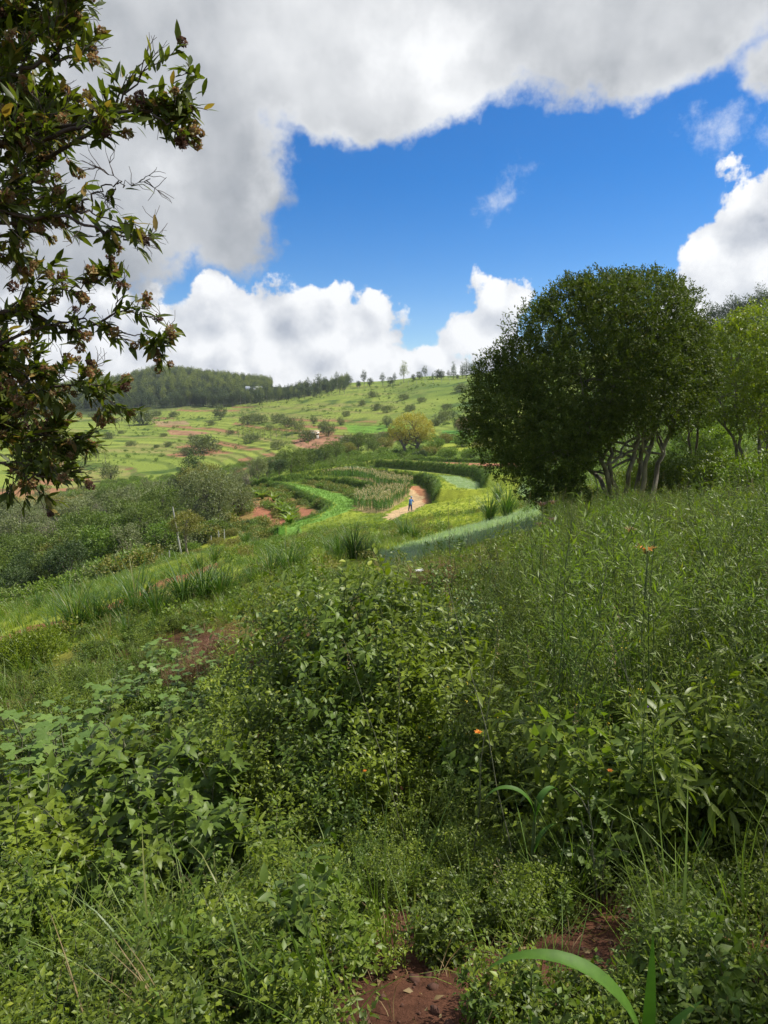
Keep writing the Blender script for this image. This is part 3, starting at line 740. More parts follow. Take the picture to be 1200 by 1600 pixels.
for i, (b, *ps) in enumerate(stems):
    pl = [np.array(b, float)]+[at(x, y, DB-.9+.35*i)-mb_base for x, y in ps]
    pl = np.array(pl); t = np.linspace(0, len(pl)-1, 14); q = np.c_[[np.interp(t, range(len(pl)), pl[:, k]) for k in range(3)]].T
    q[1:-1] += rng.normal(0, .045, (12, 3))
    tmb.tube(q, np.linspace(.08, .04, 14), 9)
    for k in range(7):
        st = q[rng.integers(5, 14)]; lb = lob[rng.integers(0, len(lob))]; e = st+unit(np.array(lb[:3])-st)*rng.uniform(.8, 2.2)
        br = limb(st, e, 7, .25); tmb.tube(br, np.linspace(.045, .012, 7), 6)
        for j in range(3): tmb.tube(limb(br[3+j], br[3+j]+rng.normal(0, .45, 3), 5, .25), np.linspace(.016, .005, 5), 4)
tmb.build('trunk', [M_bark], bt)
cm = crown_mesh(lob, 20000, 12, .088, tmpl=t_kite(1, .42), spread=.7, up=.45, lo=.72, inner=.22, gaps=.32, gs=.7)
cm.build('crown', [M_tree], bt)
thing(bt, 'broad dense dark green tree with pale forked trunks standing alone on the slope', 'tree')

def px_tree(name, base_px, D, L, leafmat, barkmat, nshoot, nleaf, Lf, stems, desc, gaps=.36, sr=.07, **kw):
    b = at(*base_px, D); b[2] = Hp(b[0], b[1])-.1
    lo_ = px_lobes(L, D, D, b); root = empty(name, b); m = MB()
    for i, (dx, *ps) in enumerate(stems):
        pl = np.array([(dx, 0, -.3)]+[at(x, y, D-.3+.3*i)-b for x, y in ps]); t = np.linspace(0, len(pl)-1, 12)
        q = np.c_[[np.interp(t, range(len(pl)), pl[:, k]) for k in range(3)]].T; q[1:-1] += rng.normal(0, .04, (10, 3))
        m.tube(q, np.linspace(sr, sr*.4, 12), 7)
        for k in range(8):
            st = q[rng.integers(4, 12)]; lb = lo_[rng.integers(0, len(lo_))]; e = st+unit(np.array(lb[:3])-st)*rng.uniform(.8, 2.5)
            br = limb(st, e, 7, .25); m.tube(br, np.linspace(sr*.35, sr*.1, 7), 5)
            for j in range(3): m.tube(limb(br[3+j], br[3+j]+rng.normal(0, .5, 3), 5, .25), np.linspace(.014, .004, 5), 4)
    m.build('trunk', [barkmat], root)
    crown_mesh(lo_, nshoot, nleaf, Lf, gaps=gaps, gs=1.0, spread=.6, **kw).build('crown', [leafmat], root)
    thing(root, desc, 'tree'); return root
px_tree('bright_tree', (1165,745), 24, [(1160,560,62,0),(1195,530,60,0),(1230,600,80,.5),(1150,620,50,-.5),(1120,590,38,0),(1190,640,50,-1),(1260,540,80,1),(1140,530,32,.3),(1180,505,30,.5),(1290,640,60,0),(1110,640,30,0)],
        M_trey, M_bark, 4200, 9, .12, [(0,(1150,700),(1135,660),(1120,610)),(.2,(1160,700),(1150,650),(1150,600)),(.6,(1185,690),(1190,640),(1200,580)),(1.,(1200,700),(1215,650),(1240,590))],
        'yellow-green sunlit tree standing uphill beside the broad dark tree', .38)
px_tree('slender_tree', (1085,735), 27, [(1085,560,40,0),(1100,600,42,0),(1075,610,35,1),(1110,545,25,0),(1090,650,24,0),(1060,640,22,0)],
        M_tree, M_barkd, 1500, 9, .12, [(0,(1078,690),(1075,650),(1080,600)),(.15,(1090,690),(1095,640),(1105,590))],
        'slim dark stemmed tree between the broad tree and the yellow-green tree', .36, .06)
px_tree('bushy_tree', (1260,760), 17, [(1300,700,70,0),(1260,640,60,0),(1330,620,90,0),(1290,560,70,0),(1380,680,100,0)],
        M_trey, M_bark, 2600, 9, .11, [(0,(1265,700),(1280,650),(1290,600)),(.3,(1290,700),(1320,640),(1330,600))],
        'bushy green tree at the very edge of the view uphill', .36)

# bushes and small growth in the gap under the trees
def make_bush(name, R_, Hh, leafmat, nshoot, nleaf, L, seed, stems=5):
    root = empty(name, (0, 0, 0)); g = np.random.default_rng(seed)
    lobes = [(0, 0, Hh*.45, R_*.7, R_*.7, Hh*.42)]+[(R_*.5*math.cos(a), R_*.5*math.sin(a), Hh*g.uniform(.35, .65), R_*.45, R_*.45, Hh*.32) for a in g.uniform(0, 6.28, 5)]
    m = MB()
    for k in range(stems):
        lb = lobes[k % len(lobes)]; m.tube(limb((g.normal(0, .08), g.normal(0, .08), -.1), np.array(lb[:3])+g.normal(0, .15, 3), 7, .2), np.linspace(.03*R_, .01*R_, 7), 5)
    kid(root, m.build('stems', [M_bark], root))
    kid(root, crown_mesh(lobes, nshoot, nleaf, L, gaps=.3, gs=.6*R_, lo=.6, inner=.3).build('foliage', [leafmat], root))
    return root
PROTO['bushA'] = make_bush('bush', 1.1, 1.5, M_weed, 900, 8, .09, 3)
PROTO['bushB'] = make_bush('bush', 1.0, 1.3, M_weed3, 700, 8, .10, 4)
PROTO['bushC'] = make_bush('bush', 1.2, 1.3, M_val[0], 800, 8, .10, 5)
for (px, py, D_, k, s, desc) in [
  (1045,725,23,'bushA',1.0,'dark leafy bush'),(1085,720,25,'bushC',1.2,'dark leafy bush'),(1130,735,21,'bushA',1.1,'dark leafy bush'),(1180,745,19,'bushB',1.1,'light green bush'),
  (1225,740,20,'bushA',1.3,'dark leafy bush'),(1110,690,40,'bushB',1.6,'light green bush'),(1085,665,48,'bushB',2.,'light green bush'),(1010,735,24,'bushA',.9,'dark leafy bush'),
  (905,815,18.5,'bushC',.75,'dark leafy bush'),(875,805,19,'bushA',.55,'dark leafy bush')]:
    p = at(px, py, D_); p[2] = Hp(p[0], p[1])-.1
    put(k, p, None, s, desc+' under the slope trees', 'bush', 'bushes under the slope trees')
# dead branches heaped beside the yellow-green tree
db = empty('dead_branches', (0, 0, 0)); p = at(1110, 760, 18.5); p[2] = Hp(p[0], p[1]); db.location = tuple(p)
for k in range(9):
    m = MB(); a = rng.uniform(-.5, .7); e = np.array([math.cos(a)*1.6, rng.normal(0, .4), rng.uniform(.2, .9)])
    br = limb((-.9+k*.15, rng.normal(0, .3), .0), e, 8, .25); m.tube(br, np.linspace(.025, .008, 8), 5)
    for j in range(5): m.tube(limb(br[2+j], br[2+j]+rng.normal(0, .35, 3), 5, .2), np.linspace(.009, .003, 5), 4)
    m.build('branch', [M_barkp], db)
thing(db, 'heap of bare dry branches on the grass by the yellow-green tree', 'branches')

# ================================================================== overhanging tree, trunk outside the frame
oh = empty('overhanging_tree', (-3.1, 2.5, Hp(-3.1, 2.5)))
OB = np.array(oh.location)
def OP(px, py, Y): return at(px, py, Y)-OB
wood = MB(); leaves = MB(); nclus = 0
LT = t_leaf(1., .31, .035, .12, st=(0, .2, .5, .8, 1.), wd=(.12, .75, 1., .55, .03))
def whorl(p, d, n, L, a0=None):
    d = unit(d); th = rng.uniform(.15, 1.25, n); ph = rng.uniform(0, 6.28, n)
    u = unit(np.cross(d, [.3, .2, 1.])); w = np.cross(d, u)
    D_ = d*np.cos(th)[:, None]+(u*np.cos(ph)[:, None]+w*np.sin(ph)[:, None])*np.sin(th)[:, None]
    T = p-d*rng.uniform(0, L*2.2, (n, 1))
    M = rot_frames(D_, rng.uniform(-.9, .9, n))*(L*rng.uniform(.65, 1.2, (n, 1, 1)))
    leaves.inst(LT, M, T, 0)
DISC = (np.array([(0, 0, 0), (.6, .25, .1), (.5, .9, 0), (0, 1.15, .12), (-.5, .9, 0), (-.6, .25, .1)]), np.array([(0, 1, 2), (0, 2, 3), (0, 3, 4), (0, 4, 5)]))
def cluster(p, R_, mat):
    m = MB(); n = 75; d = rng.normal(0, 1, (n, 3)); d /= np.linalg.norm(d, axis=1)[:, None]
    T = d*R_*rng.uniform(.35, .9, (n, 1)); M = rot_frames(d+rng.normal(0, .6, (n, 3)), rng.uniform(-3, 3, n))*(R_*.42)
    m.inst(DISC, M, T, 0)
    for k in range(6): m.tube(limb((0, 0, 0), d[k]*R_*.8, 3, .1), .0007, 3)
    o = m.build('flower_cluster', [mat], oh); o.location = tuple(p)
def twigs(pl, rad, n, ln, leafy, dens=8, L=.062, flowers=.25, side=None, bare=0.2, depth=1):
    pl = np.array(pl); t = np.linspace(0, len(pl)-1, 26); q = np.c_[[np.interp(t, range(len(pl)), pl[:, k]) for k in range(3)]].T
    q[1:-1] += rng.normal(0, .006, (24, 3)); wood.tube(q, np.linspace(rad, rad*.35, 26), 8)
    ends = [(q[-1], q[-1]-q[-3])]
    for k in range(n):
        i = int(rng.integers(5, 26)) if leafy > .3 else int(rng.integers(2, 26))
        ax = unit(q[min(i+1, 25)]-q[i-1]); dd = unit(ax*.8+rng.normal(0, .55, 3)+np.array([0, 0, .15]))
        ll = ln*rng.uniform(.5, 1.3); tw = limb(q[i], q[i]+dd*ll, 6, .25); wood.tube(tw, np.linspace(rad*.28, .0012, 6), 5)
        ends.append((tw[-1], tw[-1]-tw[-2]))
        for j in range(3):
            d2 = unit(dd+rng.normal(0, .6, 3)); t2 = limb(tw[2+j], tw[2+j]+d2*ll*.55, 5, .25); wood.tube(t2, np.linspace(.0018, .0009, 5), 4)
            ends.append((t2[-1], t2[-1]-t2[-2]))
    for p, d in ends:
        if rng.random() < bare: 
            for j in range(3):
                dd = unit(unit(d)+rng.normal(0, .5, 3)); wood.tube(limb(p, p+dd*.05, 4, .3), np.linspace(.0010, .0006, 4), 4)
            continue
        whorl(p, d, int(dens*rng.uniform(.6, 1.4)), L)
        if rng.random() < flowers: cluster(p+unit(d)*.012, rng.uniform(.010, .019), M_flow2 if rng.random() < .15 else M_flow)
BR = [ # pixel polyline, depth, radius, twigs, twig length, leafiness, leaves, flowers, bare
 ([(-300,180),(-60,130),(0,122),(60,100),(98,72),(105,20),(100,-40)], 2.2, .008, 26, .13, 1, 11, .3, .25),
 ([(-300,260),(-80,235),(0,222),(60,222),(110,207),(150,187),(180,172),(220,174),(262,188)], 2.15, .0095, 9, .07, .5, 8, .35, .25),
 ([(180,172),(215,165),(250,168),(285,150),(300,125)], 2.15, .004, 9, .07, .5, 8, .2, .05),
 ([(220,174),(255,188),(280,200),(303,222)], 2.15, .0035, 6, .06, .5, 8, .3, .05),
 ([(-300,330),(-60,318),(0,333),(70,343),(130,350),(170,362),(205,375)], 2.05, .007, 15, .09, .4, 8, .3, .4),
 ([(60,360),(70,300),(82,240),(60,180)], 2.2, .005, 10, .09, .4, 6, .2, .5),
 ([(120,330),(150,300),(180,285),(205,290)], 2.05, .003, 5, .06, .4, 3, .0, .95),
 ([(-300,520),(-60,500),(0,488),(40,482),(80,507),(120,518),(165,500),(205,480)], 2.3, .0085, 13, .10, .4, 9, .6, .3),
 ([(80,507),(130,500),(170,515),(215,520),(265,535)], 2.3, .0035, 8, .07, .4, 8, .45, .15),
 ([(80,470),(110,450),(150,440),(175,430)], 2.3, .003, 8, .06, .4, 8, .5, .2),
 ([(-300,700),(-60,712),(0,722),(50,745),(110,742)], 2.4, .007, 12, .10, .6, 8, .25, .4),
 ([(-300,620),(-80,640),(0,620),(60,610),(120,600),(155,620)], 2.4, .007, 24, .11, .8, 11, .5, .1),
 ([(-200,560),(-60,560),(0,560),(40,580),(70,600)], 2.5, .006, 22, .12, .8, 11, .45, .1),
 ([(-200,660),(-40,670),(30,680),(80,690),(115,700)], 2.45, .006, 26, .11, .8, 11, .3, .1),
 ([(-200,600),(-40,640),(20,660),(50,700),(60,720)], 2.6, .006, 26, .13, .8, 11, .3, .1),
 ([(-200,100),(-40,60),(20,40),(60,30)], 2.4, .006, 24, .14, .8, 11, .3, .15),
 ([(-200,60),(-30,100),(20,140),(60,170),(85,190)], 2.35, .006, 30, .12, .8, 11, .35, .1),
 ([(-200,0),(-30,0),(30,-10),(90,-10)], 2.4, .006, 22, .14, .8, 11, .3, .1),
 ([(-200,420),(-40,300),(10,310),(30,360),(35,390)], 2.1, .005, 12, .08, .5, 8, .35, .35),
 ([(-200,230),(-30,180),(20,190),(50,215)], 2.3, .005, 20, .10, .8, 10, .3, .15),
 ([(-200,260),(-30,265),(20,270),(60,290),(90,300)], 2.2, .004, 12, .08, .8, 8, .3, .4)]
for pl, Y, rad, n, ln, lf, dn, fl, ba in BR:
    m_ = len(pl); jit = rng.normal(0, .03, m_)
    twigs([OP(x, y, Y+jit[i]) for i, (x, y) in enumerate(pl)], rad, int(n*(1.0 if lf > .6 else .82)), ln, lf, dn*.85, .050, fl, None, ba)
# trunk and main limbs, outside the frame to the left
tm = MB(); tr = limb((0, 0, -.3), (-.1, 0, 4.2), 10, .08); tm.tube(tr, np.linspace(.11, .04, 10), 10)
for pl, Y, rad, *_ in BR:
    e = OP(*pl[0], Y); j = int(np.clip((e[2]-.3)/4.2*10, 1, 9)); q_ = limb(tr[j]-np.array([0, 0, .3]), e, 7, .2, .05); tm.tube(q_[:2], [.02, .016], 6); twigs(q_[1:], .014, 11, .22, .5, 10, .052, .2, None, .15)
tm.build('trunk', [M_barkd], oh)
# the unseen rest of the crown, left of the frame: it shades the ground beside the camera
lo2 = [(-.3, .1, 3.2, 1.1, 1.2, 1.), (-.6, -.6, 2.4, .9, 1., .8), (-.5, .6, 4., 1., 1., .8), (-.2, -.3, 1.7, .6, .8, .5)]
cr = crown_mesh(lo2, 1500, 9, .066, tmpl=t_kite(1, .3), gaps=.3, gs=.6)
leaves.V += cr.V; leaves.F += [f+leaves.n for f in cr.F]; leaves.M += cr.M; leaves.A += cr.A; leaves.n += cr.n
wood.build('branches', [M_barkd], oh); leaves.build('leaves', [M_dod], oh)
thing(oh, 'overhanging tree with narrow dark leaves and pinkish papery flower clusters', 'tree')

# ================================================================== unseen trees added uphill outside the frame to shade the near soil
SH = [((.0,0,8.5,2.6,2.6,2.3)),(1.6,.6,7,2.2,2.2,1.8),(-1.7,-.5,7.4,2.1,2.1,1.8),(.3,-1.8,6.2,2.2,2.1,1.7),(-.4,1.8,6.4,2.1,2.1,1.8),(0,0,10.6,1.8,1.8,1.4),(1.,-1.,5,1.7,1.7,1.2),(-1.3,.8,5.2,1.7,1.7,1.2)]
PROTO['shade'] = make_tree('added_shade_tree', SH, M_tree, M_barkd, 7, .17, 2300, 8, .17, 1, 9, 5, gaps=.30, gs=2.)
SHADE = [(6.2,2.3,.5),(5.0,1.0,.46)]
for i, (x, y, s) in enumerate(SHADE):
    put('shade', (x, y, Hp(x, y)-.2), None, s, 'unseen tree added uphill to shade the near soil', 'tree', 'unseen trees added for shade')

# ================================================================== the valley wood
V = {}
V['green'] = lambda s: make_tree('leafy_tree', round_lobes(3.0, 4.2, 11, 1.6, s), M_val[0], M_bark, 2.6, .14, 900, 8, .25, 1, 7, s, gaps=.36, gs=1.6)
V['grey'] = lambda s: make_tree('grey_green_tree', round_lobes(2.9, 4.4, 13, 1.2, s), M_val[1], M_barkp, 2.4, .13, 900, 8, .24, 2, 8, s, gaps=.40, gs=1.4)
V['lush'] = lambda s: make_tree('lush_tree', round_lobes(2.6, 3.2, 9, 1.0, s), M_val[2], M_bark, 2.0, .11, 700, 8, .27, 1, 6, s, gaps=.34, gs=1.5)
V['olive'] = lambda s: make_tree('olive_green_tree', round_lobes(2.6, 3.8, 10, 1.2, s), M_val[3], M_bark, 2.2, .12, 800, 8, .23, 1, 7, s, gaps=.36, gs=1.4)
V['dark'] = lambda s: make_tree('dark_leafy_tree', round_lobes(2.4, 3.4, 9, 1.7, s), M_val[4], M_barkp, 2.4, .13, 700, 8, .24, 1, 6, s, gaps=.35, gs=1.4)
V['bare'] = lambda s: make_tree('sparse_tree', round_lobes(2.8, 4.6, 11, 1.0, s), M_val[1], M_barkp, 2.6, .11, 420, 7, .20, 4, 13, s, gaps=.47, gs=1.2)
for k in V:
    for v in (0, 1): PROTO[k+str(v)] = V[k](11+7*v+len(k))
DESC = {'green': 'mid green leafy tree', 'grey': 'grey-green small-leaved tree', 'lush': 'bright green lush tree', 'olive': 'olive-green tree', 'dark': 'dark round-crowned tree', 'bare': 'thin grey bare-branched tree'}
def vtree(px, py, Y, kind, s, where):
    k = kind+str(random.randint(0, 1)); x = at(px, py, Y)[0]; z = Hp(x, Y)
    put(k, (x, Y, z-.15), None, (s*random.uniform(.9, 1.1), s*random.uniform(.9, 1.1), s*random.uniform(.88, 1.12)), DESC[kind]+' '+where, 'tree', where.replace('in the ', 'trees in the ').replace('of the ', 'trees of the '))
# rows: (pixel x range, distance, count, scale, kinds)
rows = [((-60,120),53,6,.62,['green','lush','dark','dark','green','dark'],'in the front row of the valley wood'),
        ((-50,215),60,7,.78,['green','lush','green','olive','green','lush','grey'],'in the front row of the valley wood'),
        ((-60,240),69,8,.85,['lush','green','green','lush','olive','green','lush','green'],'in the second row of the valley wood'),
        ((-50,270),78,9,.88,['bare','grey','green','bare','green','lush','green','grey','green'],'in the middle of the valley wood'),
        ((-60,250),87,9,.9,['grey','bare','bare','grey','bare','grey','bare','green','grey'],'in the fourth row of the valley wood'),
        ((-60,270),96,10,.9,['grey','bare','grey','bare','bare','grey','bare','grey','green','grey'],'in the back row of the valley wood'),
        ((-40,290),106,10,.85,['bare','grey','grey','bare','olive','grey','green','bare','grey','grey'],'in the last row of the valley wood'),
        ((-40,300),118,8,.75,['grey','olive','grey','grey','grey','dark','grey','grey'],'at the far edge of the valley wood')]
for (a, b), Y, n, s, kinds, where in rows:
    for i in range(n):
        px = a+(b-a)*(i+.5)/n+random.uniform(-9, 9); vtree(px, 840, Y+random.uniform(-2.5, 2.5), kinds[i], s*random.uniform(.88, 1.15), where)
# the big grey-green tree, the olive ones behind it, the little tree with a trunk
def solo(name, px, Y, lobes, mats, desc, nsh, L, th, tr, stems=1, s=1., gaps=.34, seed=3, sink=.15):
    o = make_tree(name, lobes, mats[0], mats[1], th, tr, nsh, 8, L, stems, 9, seed, gaps=gaps, gs=1.5)
    x = at(px, 800, Y)[0]; o.location = (x, Y, Hp(x, Y)-sink); o.scale = (s, s, s); thing(o, desc, 'tree'); return o
solo('grey_green_tree', 322, 66, round_lobes(3.5, 5.0, 15, .8, 9), (M_val[1], M_bark), 'large domed grey-green tree beside the pale pole', 2000, .2, 2.5, .2, 2, 1.0, .3)
solo('grey_green_tree', 368, 72, round_lobes(2.2, 3.0, 9, .3, 19), (M_val[1], M_bark), 'small grey-green tree at the shoulder of the large domed one', 700, .2, 1.5, .12, 2, 1.)
solo('olive_green_tree', 315, 98, round_lobes(3.3, 4.6, 12, 1.8, 21), (M_val[3], M_bark), 'rusty olive tree rising behind the large domed grey-green tree', 1200, .24, 2.5, .16)
solo('dark_leafy_tree', 302, 108, [(0,0,5.4,1.9,1.9,2.0),(.5,0,7.4,1.3,1.3,1.2),(-.5,.4,3.6,2.1,2.1,1.8),(.9,.2,4.6,1.5,1.5,1.4)], (M_val[4], M_bark), 'tall dark tree leaning out behind the rusty olive tree', 900, .25, 3., .15)
solo('small_tree', 291, 55, [(0,0,2.9,1.15,1.15,.65),(.7,.1,2.7,.7,.7,.5),(-.7,0,2.6,.7,.7,.5),(0,.3,3.3,.6,.6,.4)], (M_val[3], M_barkp), 'little round-topped tree with a pale trunk below the large domed tree', 380, .17, 2.2, .09)
solo('lush_tree', 258, 60, round_lobes(1.9, 2.6, 8, .5, 31), (M_val[2], M_bark), 'fresh green bushy tree close beside the pale pole', 520, .22, 1.2, .08)
# hedge line of trees running up the valley to the far field
hl = [(345,92,'bare',.62),(365,94,'grey',.62),(385,98,'bare',.6),(402,104,'grey',.66),(418,108,'dark',.62),(436,112,'dark',.74),(455,116,'green',.9),(474,122,'green',.82),(490,128,'dark',.72),(508,136,'green',.70),
      (526,142,'green',.78),(545,150,'olive',.74),(560,156,'green',.78),(576,160,'green',.66),(594,168,'grey',.7),(430,135,'grey',.72),(395,128,'bare',.7),(470,150,'olive',.7),(370,118,'grey',.7),(340,112,'olive',.62),(612,160,'green',.75),(602,145,'olive',.7),(584,142,'green',.6)]
for px, Y, k, s in hl: vtree(px, 740, Y, k, s*.92, 'of the hedge line up the valley')
# yellow crowned tree and its neighbours
solo('yellow_tree', 641, 133, [(0,0,4.8,3.4,3.2,2.1),(1.8,0,4.4,2.2,2,1.7),(-1.9,0,4.2,2.1,2,1.6),(0,-.6,3.6,2.8,2.2,1.5),(.6,.3,6.0,1.9,1.8,1.2),(-3.0,.3,3.3,1.1,1.1,1.),(3.0,0,3.6,1.2,1.1,1.)], (M_yel, M_bark), 'round yellow-crowned tree above the terraced fields', 1500, .24, 2.6, .26, 2, 1.1, .28)
solo('brown_tree', 728, 165, round_lobes(3.0, 3.6, 9, .8, 41), (leaf_mat('brown_leaf', (.20, .15, .07), (.27, .20, .09), (.3, .2, .1), .25, .6), M_bark), 'brownish tree half hidden by the edge of the broad dark tree', 700, .28, 2., .14)
solo('dark_leafy_tree', 716, 185, round_lobes(2.6, 3.6, 9, .8, 43), (M_val[4], M_bark), 'small dark tree between the yellow-crowned and brownish trees', 600, .28, 2., .14)
PROTO['sbush'] = make_bush('bush', 2.2, 2.2, M_val[2], 420, 8, .24, 51); PROTO['sbushd'] = make_bush('bush', 2.0, 2.0, M_val[4], 420, 8, .24, 52); PROTO['sbusho'] = make_bush('bush', 2.0, 1.8, M_val[3], 420, 8, .22, 53)
for px, Y, k, s in [(600,140,'sbush',.7),(618,130,'sbushd',.7),(668,128,'sbusho',.9),(690,126,'sbusho',.8),(700,120,'sbush',.9),(735,118,'sbush',.9),(762,116,'sbush',.9),(790,115,'sbushd',.9),(680,140,'sbush',.9),(750,135,'sbusho',1.1),(580,134,'sbush',.6),(655,124,'sbushd',.75),(725,140,'sbush',1.1),(700,150,'sbusho',1.1),(560,132,'sbushd',.5)]:
    x = at(px, 720, Y)[0]; put(k, (x, Y, Hp(x, Y)-.15), None, s, {'sbush': 'bright green bush', 'sbushd': 'dark green bush', 'sbusho': 'olive bush'}[k]+' above the upper terrace', 'bush', 'bushes above the upper terrace')
for px, Y, k, s in [(350,62,'sbush',.45),(366,60,'sbusho',.4),(382,63,'sbushd',.4),(335,56,'sbusho',.4),(360,52,'sbusho',.35),(310,50,'sbusho',.35),(400,60,'sbusho',.35),(345,74,'sbush',.5),(378,78,'sbushd',.4),(300,57,'sbush',.4),(270,52,'sbush',.4),(240,50,'sbusho',.4),(215,50,'sbusho',.4),(325,62,'sbusho',.45),(250,46,'sbush',.35),(185,48,'sbusho',.4),(160,50,'sbush',.4)]:
    x = at(px, 820, Y)[0]; put(k, (x, Y, Hp(x, Y)-.1), None, s, {'sbush': 'bright green bush', 'sbushd': 'dark green bush', 'sbusho': 'olive bush'}[k]+' on the bank below the terraces', 'bush', 'bushes on the bank below the terraces')
# ------------------------------------------------------------------ shrubs and trees dotted over the opposite slope
PROTO['far0'] = make_bush('shrub', 3.2, 3.6, M_shrub, 260, 6, .55, 61, 3); PROTO['far1'] = make_bush('shrub', 3.4, 3.0, M_shrub, 260, 6, .5, 62, 3)
PROTO['fart'] = make_tree('field_tree', round_lobes(3.4, 5.2, 9, 1.0, 63), M_shrub, M_bark, 2.2, .2, 330, 6, .55, 1, 6, 63, gaps=.33, gs=2.)
dots = [(172,752,'fart',33),(222,664,'far0',22),(345,656,'fart',24),(391,691,'far1',13),(309,698,'fart',19),(318,708,'far1',26),(295,710,'far1',12),(206,697,'far1',9),(172,685,'far1',10),(272,651,'far1',9),(243,650,'far1',8),(228,657,'far1',9),
        (300,690,'fart',14),(435,702,'far1',13),(468,676,'fart',22),(482,690,'far0',18),(513,682,'fart',26),(505,674,'fart',18),(490,662,'fart',13),(532,664,'fart',14),(605,668,'fart',20),(588,641,'far1',11),(606,644,'far1',10),(640,642,'far1',10),(690,660,'far1',16),(700,655,'far1',14),(680,666,'far0',12),
        (545,696,'far1',18),(400,658,'far1',12),(388,662,'far1',14),(410,661,'far1',13),(438,660,'far1',13),(452,668,'far0',16),(262,698,'far1',8),(142,700,'far1',8),(630,625,'far1',9),(583,621,'far1',10),(720,612,'far1',13),(565,633,'far1',8),(660,628,'far1',8),(540,650,'far1',8),(700,640,'far1',9),(420,672,'far1',8),(360,678,'far1',7),(340,702,'far1',8),
        (245,700,'far1',6),(190,678,'far1',6),(255,682,'far1',6),(330,664,'far1',7),(145,652,'far1',7),(180,660,'far1',7),(130,765,'far1',8),(110,768,'far1',7),(60,700,'far1',9),(100,712,'far1',8)]
for px, py, k, hpx in dots:
    p = base_at(px, py, .2); hgt = hpx/FPX*p[1]; s = .85*hgt/{'far0': 3.4, 'far1': 2.9, 'fart': 6.0}[k]
    put(k, p, None, s*random.uniform(.95, 1.05), ('round tree' if k == 'fart' else 'dark shrub')+' dotted on the opposite slope', 'tree' if k == 'fart' else 'shrub', 'trees and shrubs dotted over the opposite slope')
# slim saplings in a row
PROTO['sap'] = make_tree('sapling', [(0,0,3.2,.9,.9,1.6),(0,0,4.6,.6,.6,1.)], M_eucl, M_barkp, 4.2, .08, 70, 6, .4, 1, 3, 71)
for i in range(14):
    px = 372+i*8.5+random.uniform(-2, 2); p = base_at(px, 686+random.uniform(-3, 3), .1); put('sap', p, None, random.uniform(.7, .95)*p[1]/260, 'slim sapling in the planted row', 'sapling', 'saplings planted in a row on the far fields')
for i in range(6):
    px = 128+i*7+random.uniform(-2, 2); p = base_at(px, 722+random.uniform(-3, 2), .1); put('sap', p, None, random.uniform(.8, 1.)*p[1]/260, 'slim pale sapling on the nearer far field', 'sapling', 'saplings on the nearer far field')
# ------------------------------------------------------------------ forest edge and skyline
def gum(seed, sunny=False, th=9.):
    g = np.random.default_rng(seed); lobes = [(g.normal(0, .5), g.normal(0, .5), z, 1.9-abs(z-9.5)*.14, 1.9-abs(z-9.5)*.14, 1.5) for z in (5.5, 7.5, 9.5, 11.3, 13)]
    lobes += [(g.normal(0, 1.2), g.normal(0, 1.2), g.uniform(6, 11), 1.3, 1.3, 1.0) for _ in range(4)]
    return make_tree('gum_tree', lobes, M_eucl if sunny else M_euc, M_barkp, th, .17, 230, 6, .6, 1, 4, seed, gaps=.3, gs=3.)
def oval(seed):
    return make_tree('forest_tree', round_lobes(4.2, 9, 10, 1.5, seed), M_euc, M_barkd, 6, .25, 330, 6, .75, 1, 5, seed, gaps=.3, gs=3.)
PROTO['gum0'] = gum(81); PROTO['gum1'] = gum(82); PROTO['gum2'] = gum(83, True); PROTO['gum3'] = gum(84, True); PROTO['oval0'] = oval(85); PROTO['oval1'] = oval(86)
def conifer(seed):
    lobes = [(0, 0, z, r_, r_, 1.0) for z, r_ in ((2.5,2.1),(4,1.9),(5.6,1.6),(7.2,1.3),(8.8,.95),(10.2,.6),(11.2,.35))]
    return make_tree('conifer', lobes, M_val[4], M_barkd, 9, .16, 240, 6, .5, 1, 4, seed)
PROTO['con'] = conifer(87)
# the wood over the hill, sunlight put into its leaf colour, a mass: one object
hill_n = 1500
xy = np.c_[rng.uniform(-330, 40, hill_n*2), rng.uniform(455, 680, hill_n*2)]
hx, hy = px_of(xy); k = (hx > -60) & (hx < 425) & (hy < 632) & (xy[:, 1] > 480); xy = xy[k][:hill_n]
def gum_mb(seed, mat, bark):
    o = gum(seed) if mat is M_euc else gum(seed, True)
    return o
def merged(key):
    """one mesh out of a tree built above, for the far wood that nobody could count"""
    o = PROTO[key]; t_, c_ = KIDS[o.name]; mb = MB()
    for q, mi in ((t_, 0), (c_, 1)):
        me = q.data; V = np.empty(len(me.vertices)*3); me.vertices.foreach_get('co', V); n = len(me.polygons[0].vertices)
        F = np.empty(len(me.loops), int); me.loops.foreach_get('vertex_index', F); a = np.empty(len(me.vertices)); me.attributes['rnd'].data.foreach_get('value', a)
        mb.add(V.reshape(-1, 3), F.reshape(-1, n), mi, a)
    return (mb, [t_.data.materials[0], c_.data.materials[0]])
scat('hill_wood', [merged('gum2'), merged('gum3'), merged('gum0')], xy, .5, .75, tilt=.03, sink=.5, label='sunlit gum wood covering the rounded hill')
